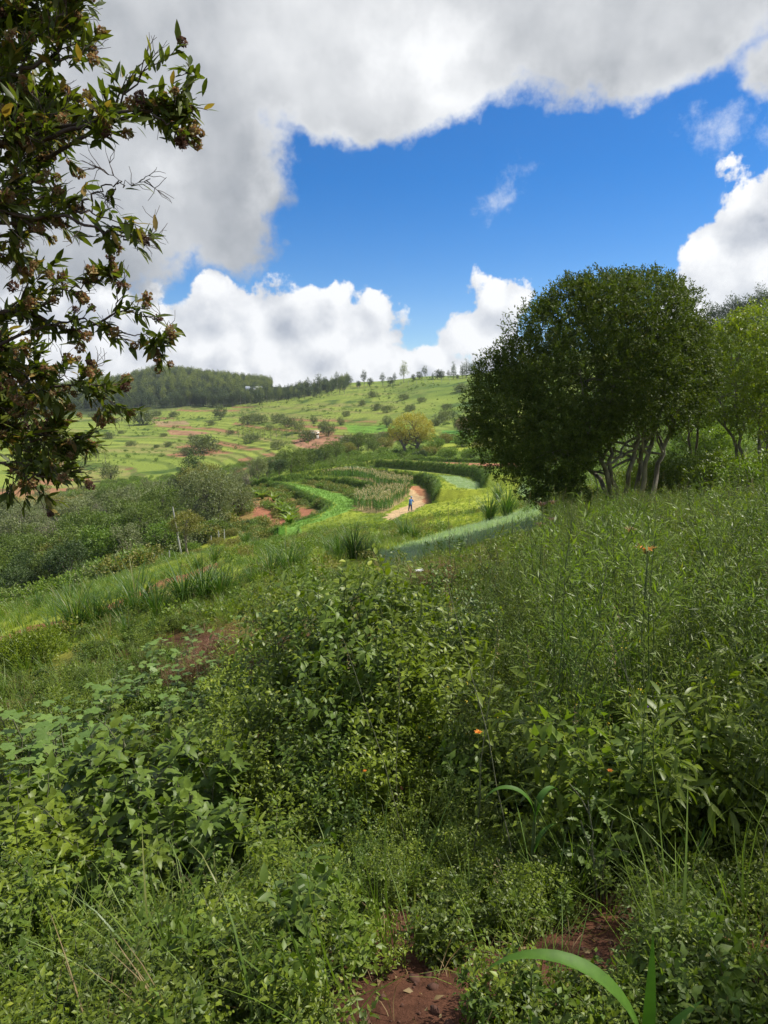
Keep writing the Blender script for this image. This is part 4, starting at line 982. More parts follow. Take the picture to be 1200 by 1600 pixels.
# dark forest belt in front of it: mass behind, single trees along its front edge
n = 900; xy = np.c_[rng.uniform(-330, 60, n*3), rng.uniform(425, 500, n*3)]
hx, hy = px_of(xy); k = (hx > -60) & (hx < 545) & (xy[:, 1] > 436-(np.clip(hx, 300, 560)-300)*.12+(fbm(xy[:, 0], xy[:, 0]*0, 30, 3)-.5)*50); xy = xy[k][:n]
scat('forest_belt', [merged('gum0'), merged('gum1'), merged('oval0'), merged('oval1'), merged('gum2')], xy, rng.uniform(.34, .8, len(xy))*np.where(px_of(xy)[0] > 420, .72, 1.), None, tilt=.03, sink=.5, label='dark forest belt along the foot of the hill')
for i in range(46):
    px = 150+i*8.6+random.uniform(-3, 3); Y = 432-max(0, px-300)*.14+random.uniform(-5, 5); x = at(px, 640, Y)[0]; z = Hp(x, Y)
    k = random.choice(['gum0', 'gum1', 'gum0', 'oval0', 'gum1']); s = random.uniform(.45, .75)*(1 if px < 430 else .72)
    put(k, (x, Y, z-.3), None, s, ('slim gum tree' if k[0] == 'g' else 'round dark tree')+' at the forest edge', 'tree', 'trees along the front edge of the forest belt')
for px, Y, k, s in [(480,430,'gum0',.8),(498,430,'gum1',.9),(512,425,'oval0',.6),(527,420,'gum0',.85),(535,420,'gum1',.6),(548,430,'gum1',.55),(560,430,'oval1',.42),(569,430,'gum0',.75),(578,428,'oval0',.5),(598,425,'gum1',.62),(610,420,'oval1',.50),(616,420,'gum0',.5),
                    (631,415,'gum3',.9),(646,412,'oval0',.35),(655,412,'oval1',.45),(664,410,'gum1',.6),(676,408,'con',.4),(684,405,'oval0',.55),(690,405,'oval1',.5),(700,402,'gum0',.4),(708,400,'con',.9),(715,398,'oval1',.25),(722,398,'con',.8),(728,396,'con',.95),(734,395,'gum1',.6),(739,394,'con',.85),(746,392,'con',.75),(752,392,'gum0',.7)]:
    x = at(px, 600, Y)[0]; put(k, (x, Y, Hp(x, Y)-.3), None, s*.95, {'g': 'slim gum tree', 'o': 'round dark tree', 'c': 'pointed conifer'}[k[0]]+' on the skyline above the pasture', 'tree', 'trees on the skyline above the pasture')
# trees on the hillside and ridge behind the yellow-green tree
for px, Y, k, s in [(1075,222,'oval0',.7),(1092,222,'oval1',.8),(1110,220,'gum0',.85),(1124,219,'oval0',.9),(1140,218,'gum1',.9),(1152,216,'oval1',.85),(1168,215,'oval0',.95),(1185,214,'gum0',.95),(1200,212,'oval1',1.),(1218,210,'oval0',1.),(1240,208,'gum1',1.),
                    (1085,190,'oval1',.6),(1105,180,'oval0',.6),(1130,175,'gum1',.7),(1160,172,'oval0',.7),(1190,170,'oval1',.7)]:
    x = at(px, 500, Y)[0]; put(k, (x, Y, Hp(x, Y)-.3), None, s*.9, ('slim' if k[0] == 'g' else 'round')+' dark tree on the ridge behind the yellow-green tree', 'tree', 'trees on the ridge behind the yellow-green tree')

# ================================================================== houses, pole, field worker, posts
def box(m, x0, x1, y0, y1, z0, z1, mi=0):
    V = [(x, y, z) for x in (x0, x1) for y in (y0, y1) for z in (z0, z1)]
    m.add(V, [(0,1,3,2),(4,6,7,5),(0,4,5,1),(2,3,7,6),(0,2,6,4),(1,5,7,3)], mi)
def house(name, px, py, Y, w, d, h, rh, wallm, roofm, desc, rz=0., lift=0.):
    x = at(px, py, Y)[0]; r = empty(name, (x, Y, Hp(x, Y)+lift-.1), rz)
    m = MB(); box(m, -w/2, w/2, -d/2, d/2, -.8, h); m.build('wall', [wallm], r, False)
    m = MB(); o = .35; V = [(-w/2-o,-d/2-o,h-.1),(w/2+o,-d/2-o,h-.1),(w/2+o,d/2+o,h-.1),(-w/2-o,d/2+o,h-.1),(-w/2-o,0,h+rh),(w/2+o,0,h+rh)]
    V += [(a, b, c-.08) for a, b, c in V]
    m.add(V, [(0,1,5,4),(2,3,4,5),(6,10,11,7),(8,11,10,9),(0,4,10,6),(4,3,9,10),(1,7,11,5),(5,11,8,2),(0,6,7,1),(3,2,8,9)]); m.build('roof', [roofm], r, False)
    for k in (-1, 1):
        m = MB(); box(m, k*w*.3-.5, k*w*.3+.5, -d/2-.06, -d/2+.02, 1.0, 2.0); f = m.build('window', [plain_mat('window_frame', (.5, .5, .48))], r, False)
        m = MB(); box(m, k*w*.3-.42, k*w*.3+.42, -d/2-.08, -d/2-.05, 1.08, 1.92); m.build('pane', [plain_mat('dark_glass', (.04, .05, .06), .15)], f, False)
    m = MB(); box(m, -.45, .45, -d/2-.06, -d/2+.02, 0, 2.05); m.build('door', [plain_mat('door_paint', (.16, .10, .07))], r, False)
    thing(r, desc, 'house'); return r
M_roofw = plain_mat('white_roof_sheet', (.78, .80, .82), .4, .08, .6); M_wallw = plain_mat('pale_wall', (.62, .60, .55), .8); M_rooft = plain_mat('tan_roof', (.40, .31, .20), .8)
house('long_house', 397, 604, 472, 11, 6, 2.4, 1.8, M_wallw, M_roofw, 'long white-roofed building half hidden in the hill wood', .25, 3.3)
house('small_house', 491, 672, 236, 2.6, 2.8, 1.7, 1.0, M_wallw, M_rooft, 'small tan-roofed hut between two round trees on the far field', .3, .4)
house('field_hut', 543, 694, 205, 4, 3, 1.5, .7, M_wallw, M_rooft, 'low hut with a flat tan roof beside the red earth field', .2)
# pale leaning pole
p = base_at(284, 850); pl = empty('pole', (at(283, 850, 56)[0], 56, Hp(at(283, 850, 56)[0], 56)-.2))
m = MB(); m.tube(limb((0, 0, 0), (-.55, 0, 4.4), 6, .01), np.linspace(.075, .05, 6), 10); m.build('shaft', [plain_mat('weathered_pole', (.55, .53, .48), .8, .3, 9.)], pl)
m = MB(); m.tube([(-.30, -.02, 2.2), (-.22, -.05, 2.28), (-.12, -.06, 2.25)], .05, 8); m.build('bracket', [plain_mat('weathered_bracket', (.5, .48, .44), .8)], pl)
thing(pl, 'pale weathered pole leaning in front of the large domed tree', 'pole')
# worker bending in the tan path, in blue
def person(loc, rz):
    me = bpy.data.meshes.new('person'); J = {}
    # connected skeleton: one vertex per joint, walking on the path and bent forward over the hoe
    pts_ = [((0,0,.92),.15),((0,.03,1.08),.15),((0,.10,1.25),.17),((0,.17,1.40),.13),((0,.22,1.50),.06),((0,.27,1.60),.10),((0,.30,1.68),.085),
            ((.10,0,.86),.10),((.12,.06,.50),.07),((.13,-.02,.10),.05),((.13,.10,.04),.045),
            ((-.10,0,.86),.10),((-.12,-.06,.50),.07),((-.13,-.16,.10),.05),((-.13,-.04,.04),.045),
            ((.19,.17,1.37),.06),((.26,.28,1.15),.045),((.14,.46,1.05),.035),((.10,.52,1.03),.03),
            ((-.19,.17,1.37),.06),((-.25,.26,1.13),.045),((-.10,.46,.98),.035),((-.06,.52,.96),.03)]
    E = [(0,1),(1,2),(2,3),(3,4),(4,5),(5,6),(0,7),(7,8),(8,9),(9,10),(0,11),(11,12),(12,13),(13,14),(3,15),(15,16),(16,17),(17,18),(3,19),(19,20),(20,21),(21,22)]
    me.from_pydata([q[0] for q in pts_], E, []); o = bpy.data.objects.new('person', me); COL.objects.link(o)
    sk = o.modifiers.new('skin', 'SKIN'); ss = o.modifiers.new('sub', 'SUBSURF'); ss.levels = 2; ss.render_levels = 2
    for i, (q, r_) in enumerate(pts_): me.skin_vertices[0].data[i].radius = (r_, r_*.85)
    me.skin_vertices[0].data[0].use_root = True
    me.materials.append(plain_mat('brown_skin', (.12, .06, .035), .6)); o.location = loc; o.rotation_euler = (0, 0, rz)
    m = MB(); m.tube([(0,0,.84),(0,.02,1.0),(0,.07,1.18),(0,.14,1.34),(0,.19,1.45)], [.20,.185,.19,.20,.09], 12); 
    for s_ in (-1, 1): m.tube([(s_*.15,.16,1.38),(s_*.22,.20,1.30),(s_*.26,.27,1.17)], [.075,.065,.055], 8)
    m.build('shirt', [plain_mat('blue_cloth', (.10, .24, .55), .8)], o)
    m = MB(); m.tube([(0,0,.95),(0,0,.80)], [.19,.19], 12)
    for s_, a in ((1, 1), (-1, -1)): m.tube([(s_*.10,0,.86),(s_*.12,a*.06,.50),(s_*.13,a*.06-.09,.12)], [.115,.09,.07], 10)
    m.build('trousers', [plain_mat('dark_blue_cloth', (.04, .07, .16), .8)], o)
    m = MB(); m.tube([(0,.24,1.62),(0,.29,1.69),(0,.33,1.77),(0,.34,1.79)], [.105,.11,.085,.02], 10); m.build('cap', [plain_mat('cap_cloth', (.35, .40, .48), .8)], o)
    return o
p = GH(641, 799); wk = person((p[0], p[1], p[2]), -.5); wk.scale = (.78, .78, .78)
thing(wk, 'person in a blue shirt bending over a hoe on the tan earth path', 'person')
m = MB(); m.tube([(0,0,0),(.0,.9,1.1)], .018, 6); m.tube([(0,-.02,0),(0,-.06,-.14)], [.05,.08], 4)
hoe = m.build('hoe', [M_barkp]); q = Matrix.Rotation(-.5, 3, 'Z') @ Vector((.02, .62, 0)); hoe.location = (p[0]+q.x*.78, p[1]+q.y*.78, p[2]+.08); hoe.rotation_euler = (0, 0, -.5+3.14); hoe.scale = (.78,)*3
thing(hoe, 'wooden hoe held by the person on the earth path', 'hoe')
# short white posts at the field edge
mp_ = MB(); mp_.tube([(0,0,-.2),(0.02,0,.5),(0,.01,1.1)], [.05,.05,.045], 8); PROTO['post'] = mp_.build('fence_post', [plain_mat('pale_post', (.5, .5, .45), .8)])
for px, Y in [(242,50),(253,50.5),(265,51),(283,52),(331,56),(343,57),(352,58)]:
    x = at(px, 870, Y)[0]; put('post', (x, Y, Hp(x, Y)), None, random.uniform(.8, 1.1), 'short pale post on the bank below the terraces', 'post', 'posts on the bank below the terraces')
for i in range(14):
    px = 560+i*13; p = base_at(px, 607-i*1.0, 0); put('post', p, None, 1.6, 'pale fence post across the high pasture', 'post', 'fence posts across the high pasture')

# ================================================================== crops, banks and grass on the slopes
def grass_proto(n, h, w, seed, mat, bend=.9, spread=.12, fold=False):
    mb = MB(); 
    for i in range(n):
        a = random.uniform(0, 6.28); r = random.uniform(0, spread)
        blade(mb, (r*math.cos(a), r*math.sin(a), -.02), a+random.uniform(-.8, .8), h*random.uniform(.5, 1.1), w*random.uniform(.7, 1.2), bend*random.uniform(.4, 1.3), 0, 4, random.uniform(.02, .35), fold=fold)
    return (mb, [mat])
def onion_proto():
    mb = MB()
    for i in range(14):
        a = random.uniform(0, 6.28); blade(mb, (random.uniform(-.25, .25), random.uniform(-.2, .2), 0), a, random.uniform(.12, .22), .014, .5, 0, 3, .25)
    return (mb, [M_onion])
def maize_proto(seed, tassel=True):
    mb = MB(); h = random.uniform(1.5, 1.9); mb.tube([(0,0,0),(.02,0,h*.5),(0,.02,h)], [.014,.012,.006], 4, 2)
    for i in range(10):
        blade(mb, (0, 0, h*(.12+.078*i)), i*3.14+random.uniform(-.5, .5), random.uniform(.55, .8), .075, 2.0, 0, 5, .35)
    if tassel:
        for i in range(9): a = random.uniform(0, 6.28); blade(mb, (0, 0, h*random.uniform(.8, 1)), a, .30, .05, 1.2, 1, 3, .3)
    return (mb, [M_maize, M_tassel, M_stem])
def bean_proto(mat, L=.09):
    mb = crown_mesh([(0,0,.18,.28,.28,.2),(.2,.1,.14,.2,.2,.15),(-.18,-.1,.14,.2,.2,.15)], 55, 5, L, W=.6, up=.5); return (mb, [mat])
g_mid = [grass_proto(22, .22, .009, i, M_grassy if i % 2 else M_grass) for i in range(4)]
g_tall = [grass_proto(34, .85, .016, i, M_napier, 1.2, .28) for i in range(3)]
MB_ = [grass_proto(30, .8, .016, i, M_tuft, 1.2, .25) for i in range(2)]
maize = [maize_proto(i) for i in range(3)]
onion = [onion_proto() for i in range(3)]
beans = [bean_proto(M_val[2]), bean_proto(M_val[0]), bean_proto(M_val[3])]
scat('maize_crop', maize, in_poly_pts(FPD['maizefield'], 4.5), .7, .9, tilt=.06, label='field of tasselled maize on the middle terrace')
scat('onion_crop', onion, np.concatenate([in_poly_pts(FPD[k], 11.) for k in ('onion1', 'onion2', 'onion3')]), .7, 1.1, label='blue-green onion beds curving round the slope')
q = in_poly_pts(FPD['beans'], 3.2)
for k in ('soil1', 'soil2', 'soil3', 'soil4', 'bankgrass'): q = q[~inpoly(q[:, 0], q[:, 1], FPD[k])]
q = q[fbm(q[:, 0], q[:, 1], 2.5, 2) > .48]
scat('bean_crop', beans, q, .9, 1.6, label='mixed bean crop between red earth patches')
scat('bean_crop', beans, in_poly_pts(FPD['mixed'], 4.), .9, 1.6, label='bean strip below the maize terrace')
q = in_poly_pts(FPD['lime'], 9.)
lg = [grass_proto(16, .3, .012, i, leaf_mat('fresh_cereal', (.13, .24, .03), (.21, .34, .05), None, .35, .5), .7) for i in range(2)]
scat('young_cereal', lg, q, .7, 1.0, label='smooth fresh green strip of young cereal')
# bananas / sweet leafy clumps: pale broad leaves among the beans
def leafy_clump():
    mb = MB()
    for i in range(9): blade(mb, (0, 0, .0), i*.7+random.uniform(-.2, .2), random.uniform(.8, 1.3), .30, 1.5, 0, 5, .3, fold=True)
    return mb
m = leafy_clump(); PROTO['clump'] = m.build('broad_leaf_plant', [M_weed3])
for px, py in [(434,797),(440,803),(447,808),(452,800),(456,812),(444,797),(436,790),(428,783),(452,820),(458,806),(410,780),(400,777),(392,773)]:
    put('clump', GH(px, py), None, random.uniform(1.2, 1.6), 'lime green broad-leaved plant in the bean field', 'plant', 'broad-leaved plants in the bean field')
# banks: thick grass along every terrace step
bp = []
for pl, hg in BANKS:
    s_ = resample(pl, .16); s_ = np.repeat(s_, 4, 0); s_ = s_+rng.normal(0, .2, s_.shape); bp.append(s_)
bp = np.concatenate(bp); scat('bank_grass', MB_+[beans[0]], bp, .35, .75, label='thick grass on the terrace banks')
# ordinary grass over the middle slope
def keepout(q, names):
    for k in names: q = q[~inpoly(q[:, 0], q[:, 1], FPD[k])]
    return q
NOG = ['soil1','soil2','soil3','soil4','path1','soil5','red1','patha','pathb','pathc','maizefield','lime','onion1','onion2','onion3']
q = wedge(34000, 13, 52); q = keepout(q, NOG); q = q[rng.random(len(q)) < np.clip(.25+1.5*(fbm(q[:, 0], q[:, 1], 3, 3)-.3), .1, 1)]
scat('slope_grass', g_mid, q, .7, 1.25, label='yellow-green grass over the middle slope')
q = wedge(20000, 50, 125, -16, 20); q = keepout(q, NOG+['beans', 'mixed', 'grass1']); hx, hy = px_of(q); q = q[hx > 330]
scat('slope_grass', g_mid, q, .7, 1.3, label='grass between the terraced fields')
q = wedge(9000, 12, 45, -34, 4); hx, hy = px_of(q); q = q[(hy > 835) & (hx < 640) & (rng.random(len(q)) < .45)]; q = keepout(q, NOG); q = q[(fbm(q[:, 0], q[:, 1], 4, 3) > .52) & (rng.random(len(q)) < .5)]
scat('coarse_grass', g_tall, q, .35, .8, label='coarse dark grass on the lower slope')
q = wedge(2600, 12, 50, -34, 20); q = keepout(q, NOG); q = q[fbm(q[:, 0]+40, q[:, 1], 5, 3) > .45]
scat('slope_herbs', [bean_proto(M_weed, .07), bean_proto(M_weed3, .08), bean_proto(M_val[3], .06), grass_proto(26, .6, .006, 1, M_dry, 1.2, .12)], q, .4, 1.1, rng.choice([0,1,1,2,3], len(q)), label='leafy herbs and dry stalks among the slope grass')
# bush and rough growth on the far pasture and slopes, low clumps too many to count
def clump_proto(mat): return (crown_mesh([(0,0,.18,.30,.30,.22),(.24,.1,.14,.2,.2,.15),(-.2,-.12,.15,.2,.2,.16)], 130, 7, .055, W=.6, up=.5), [mat])
cl = [clump_proto(M_weed3), clump_proto(M_val[0]), clump_proto(M_val[2])]
q = wedge(9000, 150, 420, -34, 12); hx, hy = px_of(q); q = q[(hx > -40) & (hx < 800)]; nz = fbm(q[:, 0], q[:, 1], 22, 4)
q = q[(nz > .52) & (rng.random(len(q)) < .5)]; d_ = np.hypot(q[:, 0], q[:, 1])
scat('rough_growth', cl, q, .45*(d_/200)**.5+rng.uniform(0, 1., len(q))**3*1.6, None, tilt=.05, label='low rough growth scattered over the opposite slope')
q = wedge(2200, 118, 190, -30, 8); hx, hy = px_of(q); q = q[(hx > -20)&(hx<760)]; q = q[(fbm(q[:, 0], q[:, 1], 16, 4) > .5)]
scat('rough_growth', cl, q, rng.uniform(1.2, 3., len(q)), None, tilt=.05, label='low rough growth along the valley bottom')
q = wedge(7000, 44, 128, -36, -4); hx, hy = px_of(q); q = q[(hx < 352-(np.hypot(q[:, 0], q[:, 1]) < 62)*110) & (q[:, 1] > 46)]; q = keepout(q, ['beans', 'lime', 'bankgrass'])
scat('valley_scrub', cl+[clump_proto(M_val[1]), clump_proto(M_val[3])], q, rng.uniform(1.2, 4.2, len(q)), None, tilt=.05, label='tangled scrub filling the valley between the trees')
# rough hillside behind the slope trees
q = wedge(5000, 32, 200, 12, 36); scat('hillside_growth', cl[1:]+g_tall, q, np.clip(np.hypot(q[:, 0], q[:, 1])/45, .5, 3.5)*rng.uniform(.6, 1.4, len(q)), None, tilt=.05, label='bushy green growth on the hillside uphill')

# ================================================================== plants close to the camera
L_ov = t_leaf(1., .50, .05, .30, ser=.0); L_big = t_leaf(1., .55, .05, .35, st=(0, .1, .22, .35, .5, .65, .8, 1.), wd=(.05, .6, 1., .92, .85, .6, .4, .02), ser=.10)
L_nar = t_leaf(1., .26, .03, .30, st=(0, .2, .5, .8, 1.), wd=(.1, .8, 1., .6, .03)); L_lob = t_lobed()
L_oval = t_fold(1., .55, .08, .15)
def leaves_on(mb, q, t0, t1, n, L, tmpl, mi, whorl_=2, el=(.2, .9), tipyoung=True, Lt=.6):
    """leaves in pairs along the stem q"""
    k = len(q); T = []; Dn = []; S = []; A = []
    for i in range(n):
        t = t0+(t1-t0)*i/max(1, n-1); f = t*(k-1); j = min(int(f), k-2); p = q[j]+(q[j+1]-q[j])*(f-j); ax = unit(q[j+1]-q[j])
        for w in range(whorl_):
            a = i*2.4+w*6.28/whorl_+random.uniform(-.3, .3); e = random.uniform(*el)
            u = unit(np.cross(ax, [.31, .17, .9])); v = np.cross(ax, u)
            d = ax*math.sin(e)+(u*math.cos(a)+v*math.sin(a))*math.cos(e)
            T.append(p+d*L*.12); Dn.append(d); S.append(L*random.uniform(.75, 1.15)*(1-(1-Lt)*max(0, (t-.6)/.4))); A.append(min(1, random.uniform(0, .88)+(.12 if tipyoung and t > .93 and random.random() < .5 else 0)))
    M = rot_frames(np.array(Dn), rng.uniform(-.4, .4, len(T)))*np.array(S)[:, None, None]
    mb.inst(tmpl, M, np.array(T), mi, np.array(A))
def shrub_mesh(h, nst, L, tmpl, nl, spread=.35, branch=3, whorl_=2, el=(.1, .8), r=.006, t0=.3, sep=None):
    """returns (stem MB, leaf MB)"""
    sm, lm = MB(), MB()
    for s in range(nst):
        a = random.uniform(0, 6.28); e = np.array([math.cos(a)*spread*h*random.uniform(.2, 1), math.sin(a)*spread*h*random.uniform(.2, 1), h*random.uniform(.7, 1.0)])
        q = limb((random.gauss(0, .04), random.gauss(0, .04), -.05), e, 9, .12, .03); sm.tube(q, np.linspace(r, r*.35, 9), 5)
        leaves_on(lm, q, t0, 1., nl, L, tmpl, 0, whorl_, el)
        for b in range(branch):
            j = random.randint(3, 7); d = unit(np.array([random.gauss(0, 1), random.gauss(0, 1), .9])); q2 = limb(q[j], q[j]+d*h*random.uniform(.2, .38), 6, .15, .04)
            sm.tube(q2, np.linspace(r*.5, r*.25, 6), 4); leaves_on(lm, q2, .25, 1., max(3, nl//2), L*.85, tmpl, 0, whorl_, el)
    return sm, lm
def plant_thing(key, name, sm, lm, stem_mat, leaf_mat_, extra=()):
    root = empty(name, (0, 0, 0)); kid(root, sm.build('stems', [stem_mat], root)); kid(root, lm.build('leaves', [leaf_mat_], root))
    for nm, m, mt in extra: kid(root, m.build(nm, [mt], root))
    PROTO[key] = root
def join(sm, lm, mats, smi=1):
    m = MB(); m.V = sm.V+lm.V; m.F = sm.F+[f+sm.n for f in lm.F]; m.M = [np.full(len(f), smi) for f in sm.F]+lm.M; m.A = sm.A+lm.A; m.n = sm.n+lm.n
    return (m, mats)
def top_at(key, px, py, D_, ph, desc, cat, group=None, rz=None, wide=1.0):
    """stand the plant on the ground at distance D_, as tall as the photo shows it"""
    p = at(px, py, D_); z = Hp(p[0], D_); h = max(.3, p[2]-z); s = h/ph; w = s*wide
    return put(key, (p[0], D_, z-.01), rz, (w, w, s), desc, cat, group)
for i in range(3):
    plant_thing('leafy%d' % i, 'leafy_shrub', *shrub_mesh(1.2, 9, .085, L_ov, 13, .34, 4), M_stem, M_weed if i != 1 else M_weed2)
    plant_thing('big%d' % i, 'large_leaved_plant', *shrub_mesh(.95, 6, .155, L_big, 9, .30, 2, r=.009, t0=.25), M_stemw, M_weed2 if i != 2 else M_weed)
shr = [(580,892,5.4),(530,925,5.3),(630,915,5.5),(480,960,5.3),(560,950,4.9),(610,985,4.7),(665,965,5.1),(700,930,6.2),(640,1020,4.5),(500,1020,4.8),(440,1010,5.4),(400,1075,4.7),(455,1090,4.4),(540,1050,4.4),(590,1090,4.2),(660,1085,4.3),
       (370,1110,4.5),(340,1140,4.1),(420,1150,4.0),(490,1150,3.9),(560,1160,3.8),(630,1170,3.9),(700,1140,4.2),(300,1120,4.7),(460,1230,3.5),(540,1240,3.4),(620,1250,3.4),(690,1230,3.6),(740,1180,4.0),(400,920,8.2),(450,905,8.6),(500,900,7.8),(360,1000,7.0),(730,960,6.8),(560,1330,3.0),(480,1320,3.0),(650,1330,3.0),(420,1390,2.7),(330,1050,6.0),(20,1330,2.9),(680,880,8.5),(510,1390,2.8),(590,1400,2.8),(680,1290,3.2),(720,1340,3.0),(440,1450,2.5),(540,1460,2.5),(620,1470,2.5),(760,1250,3.5),(430,1290,3.2),(350,1440,2.5),(570,1290,3.2),(500,1200,3.8),(660,1210,3.8),(420,1190,4.0)]
for i, (px, py, D_) in enumerate(shr):
    top_at('leafy%d' % (i % 3), px+random.uniform(-12, 12), py, D_, 1.15, ('yellow-green' if i % 3 != 1 else 'dark bluish-green')+' leafy shrub in the thicket, '+('far side' if D_ > 5.2 else 'middle' if D_ > 3.9 else 'front side'), 'shrub', 'leafy shrubs of the thicket', wide=.95)
bg = [(130,1165,4.2),(60,1195,3.9),(205,1120,4.5),(265,1145,4.2),(335,1165,3.9),(100,1245,3.5),(185,1215,3.6),(265,1225,3.4),(30,1270,3.2),(350,1250,3.2),(150,1320,3.0),(240,1310,3.0),(60,1360,2.7),(330,1340,2.9),(20,1230,3.6),(420,1300,3.1),(-40,1300,3.0),(90,1420,2.5),(230,1400,2.6),(20,1440,2.4),(160,1440,2.4),(320,1430,2.5),(380,1370,2.8),(-20,1380,2.7),(60,1330,3.1),(290,1290,3.2),(120,1290,3.3),(200,1360,2.8),(30,1500,2.1),(130,1520,2.1),(440,1350,2.9),(250,1490,2.2),(350,1500,2.2),(60,1400,2.6),(-60,1450,2.3),(180,1470,2.3)]
for i, (px, py, D_) in enumerate(bg):
    top_at('big%d' % (i % 3), px, py, D_, .92, ('dull' if i % 3 != 2 else 'fresh')+' green large-leaved plant, '+('back' if D_ > 3.7 else 'middle' if D_ > 3 else 'front')+' of its clump', 'plant', 'large-leaved plants of the clump')
# pale plants with lobed leaves held flat at the top
def pale():
    sm, lm = MB(), MB()
    for s in range(3):
        a = random.uniform(0, 6.28); q = limb((0, 0, -.05), (math.cos(a)*.15, math.sin(a)*.15, random.uniform(.45, .72)), 7, .1); sm.tube(q, np.linspace(.008, .005, 7), 5)
        for k in range(8):
            a = k*2.4; d = np.array([math.cos(a), math.sin(a), random.uniform(-.05, .3)]); st = q[random.randint(3, 6)]; pt = st+unit(d+[0, 0, .5])*random.uniform(.08, .16); sm.tube(limb(st, pt, 4, .1), .0022, 4)
            M = rot_frames(np.array([d])); lm.inst(L_lob, M*random.uniform(.09, .145), np.array([pt]), 0)
    return sm, lm
for i in range(3): plant_thing('pale%d' % i, 'pale_lobed_plant', *pale(), M_stemw, M_pale)
pl_ = [(30,1110,6.4),(75,1130,6.0),(110,1095,6.9),(160,1070,7.2),(150,1110,6.3),(195,1125,6.0),(235,1035,8.2),(200,1060,7.6),(290,1010,8.8),(325,1030,8.3),(270,1045,7.8),(350,985,9.5),(240,1000,9.5),(300,980,10),(340,1060,7.2),(120,1150,5.6),(15,1160,5.5),(250,1090,6.8),(380,960,10.5),(420,950,10.5),(310,1075,7.0),(455,940,11)]
for i, (px, py, D_) in enumerate(pl_): top_at('pale%d' % (i % 3), px, py, D_, .72, 'pale green plant with flat lobed leaves, '+('farther' if D_ > 7.5 else 'nearer')+' drift', 'plant', 'pale lobed plants on the lower slope', wide=1.15)
# tall coarse grass tufts
for i in range(3):
    mb = MB()
    for k in range(110):
        a = random.uniform(0, 6.28); r = random.uniform(0, .22); blade(mb, (r*math.cos(a), r*math.sin(a), -.05), a+random.uniform(-.6, .6), random.uniform(.8, 1.75), random.uniform(.020, .034), random.uniform(.6, 1.9), 0, 6, random.uniform(.03, .38), fold=True)
    PROTO['nap%d' % i] = mb.build('grass_tuft', [M_tuft])
nt = [(120,990,80),(150,985,70),(178,978,60),(215,965,85),(245,968,70),(290,950,80),(320,945,75),(345,940,65),(365,930,50),(200,1000,50),(425,905,55),(450,898,60),(470,892,40),(395,915,40),(530,872,45),(552,874,55),(515,868,40),(632,842,38),(648,843,30),(570,872,35),(765,812,45),(792,806,50),(778,780,30),(90,1000,50),(60,955,35),(110,940,35),(385,850,28),(410,843,25),(400,860,25),(335,880,30),(310,888,25)]
for i, (px, py, hp) in enumerate(nt):
    p = base_at(px, py, .0); s = hp/FPX*p[1]/1.15; put('nap%d' % (i % 3), p, None, (s*.9, s*.9, s), ('tall' if hp > 50 else 'short')+' coarse arching grass tuft on the slope', 'grass tuft', 'coarse grass tufts on the slope')
# dark round vine-covered bush on the lower slope
p = base_at(48, 1040, .1); put('bushA', p, None, .55*p[1]/11, 'dark round creeper-covered bush on the lower slope', 'bush')
# maize plants
def maize_plant(key, blades, hstem, sr=1.):
    root = empty('maize_plant', (0, 0, 0)); m = MB(); m.tube([(0,0,-.05),(0,.005,hstem*.5),(0,0,hstem)], [.014*sr,.012*sr,.008*sr], 8); kid(root, m.build('stalk', [M_stem], root))
    for z, az, L, w, b, ln in blades:
        m = MB(); blade(m, (0, 0, z), az, L, w, b, 0, 14, ln, fold=True); o = m.build('leaf', [M_maize], root); kid(root, o)
    PROTO[key] = root
maize_plant('mz0', [(.15,2.95,.52,.060,2.2,.25),(.02,4.6,.30,.05,1.5,.7),(.14,1.3,.30,.030,.12,.06),(.10,.2,.22,.035,.8,.4)], .2)
maize_plant('mz1', [(.20,2.9,.20,.024,2.9,.03),(.22,.4,.13,.020,3.0,.10),(.12,.2,.10,.016,1.6,.2)], .26, .4)
maize_plant('mz2', [(.05,2.4,.34,.022,.35,.30),(.05,.9,.26,.026,.5,.12),(.02,5.0,.2,.02,.9,.5)], .08)
def base_put(key, px, D_, s, desc, cat, rz=0., group=None):
    x = at(px, 800, D_)[0]; return put(key, (x, D_, Hp(x, D_)), rz, s, desc, cat, group)
base_put('mz0', 1075, 1.36, 1.0, 'young maize plant with one broad leaf arching over bare soil', 'maize plant', .05)
top_at('mz1', 840, 1185, 2.75, .36, 'young maize plant with a drooping twisted leaf in the weeds', 'maize plant', None, .2)
top_at('mz2', 1095, 1300, 2.6, .32, 'slender maize seedling with two upright leaves', 'maize plant', None, 0.)
top_at('mz1', 1130, 1130, 3.6, .36, 'small upright maize plant among the dark weeds', 'maize plant', None, 1.2)
# plant with feather-like compound leaves
root = empty('fern_leaved_plant', (0, 0, 0)); sm, lm = MB(), MB()
sm.tube(limb((0, 0, -.05), (0, 0, .75), 8, .06), np.linspace(.008, .004, 8), 6)
for k in range(16):
    a = k*2.4; z = .2+.55*k/16; q = limb((0, 0, z), (math.cos(a)*.3, math.sin(a)*.3, z+random.uniform(-.08, .14)), 9, .06, .12); sm.tube(q, np.linspace(.002, .001, 9), 4)
    ax = np.gradient(q, axis=0)
    for j in range(26):
        f = .8+7.1*j/26; i = int(f); pt = q[i]+(q[i+1]-q[i])*(f-i)
        for sd_ in (-1, 1):
            d = unit(np.cross(ax[i], [0, 0, 1.])*sd_+unit(ax[i])*.35+[0, 0, random.uniform(-.15, .1)]); M = rot_frames(np.array([d]))
            lm.inst(t_kite(1., .34, .02, .02), M*.036, np.array([pt]), 0)
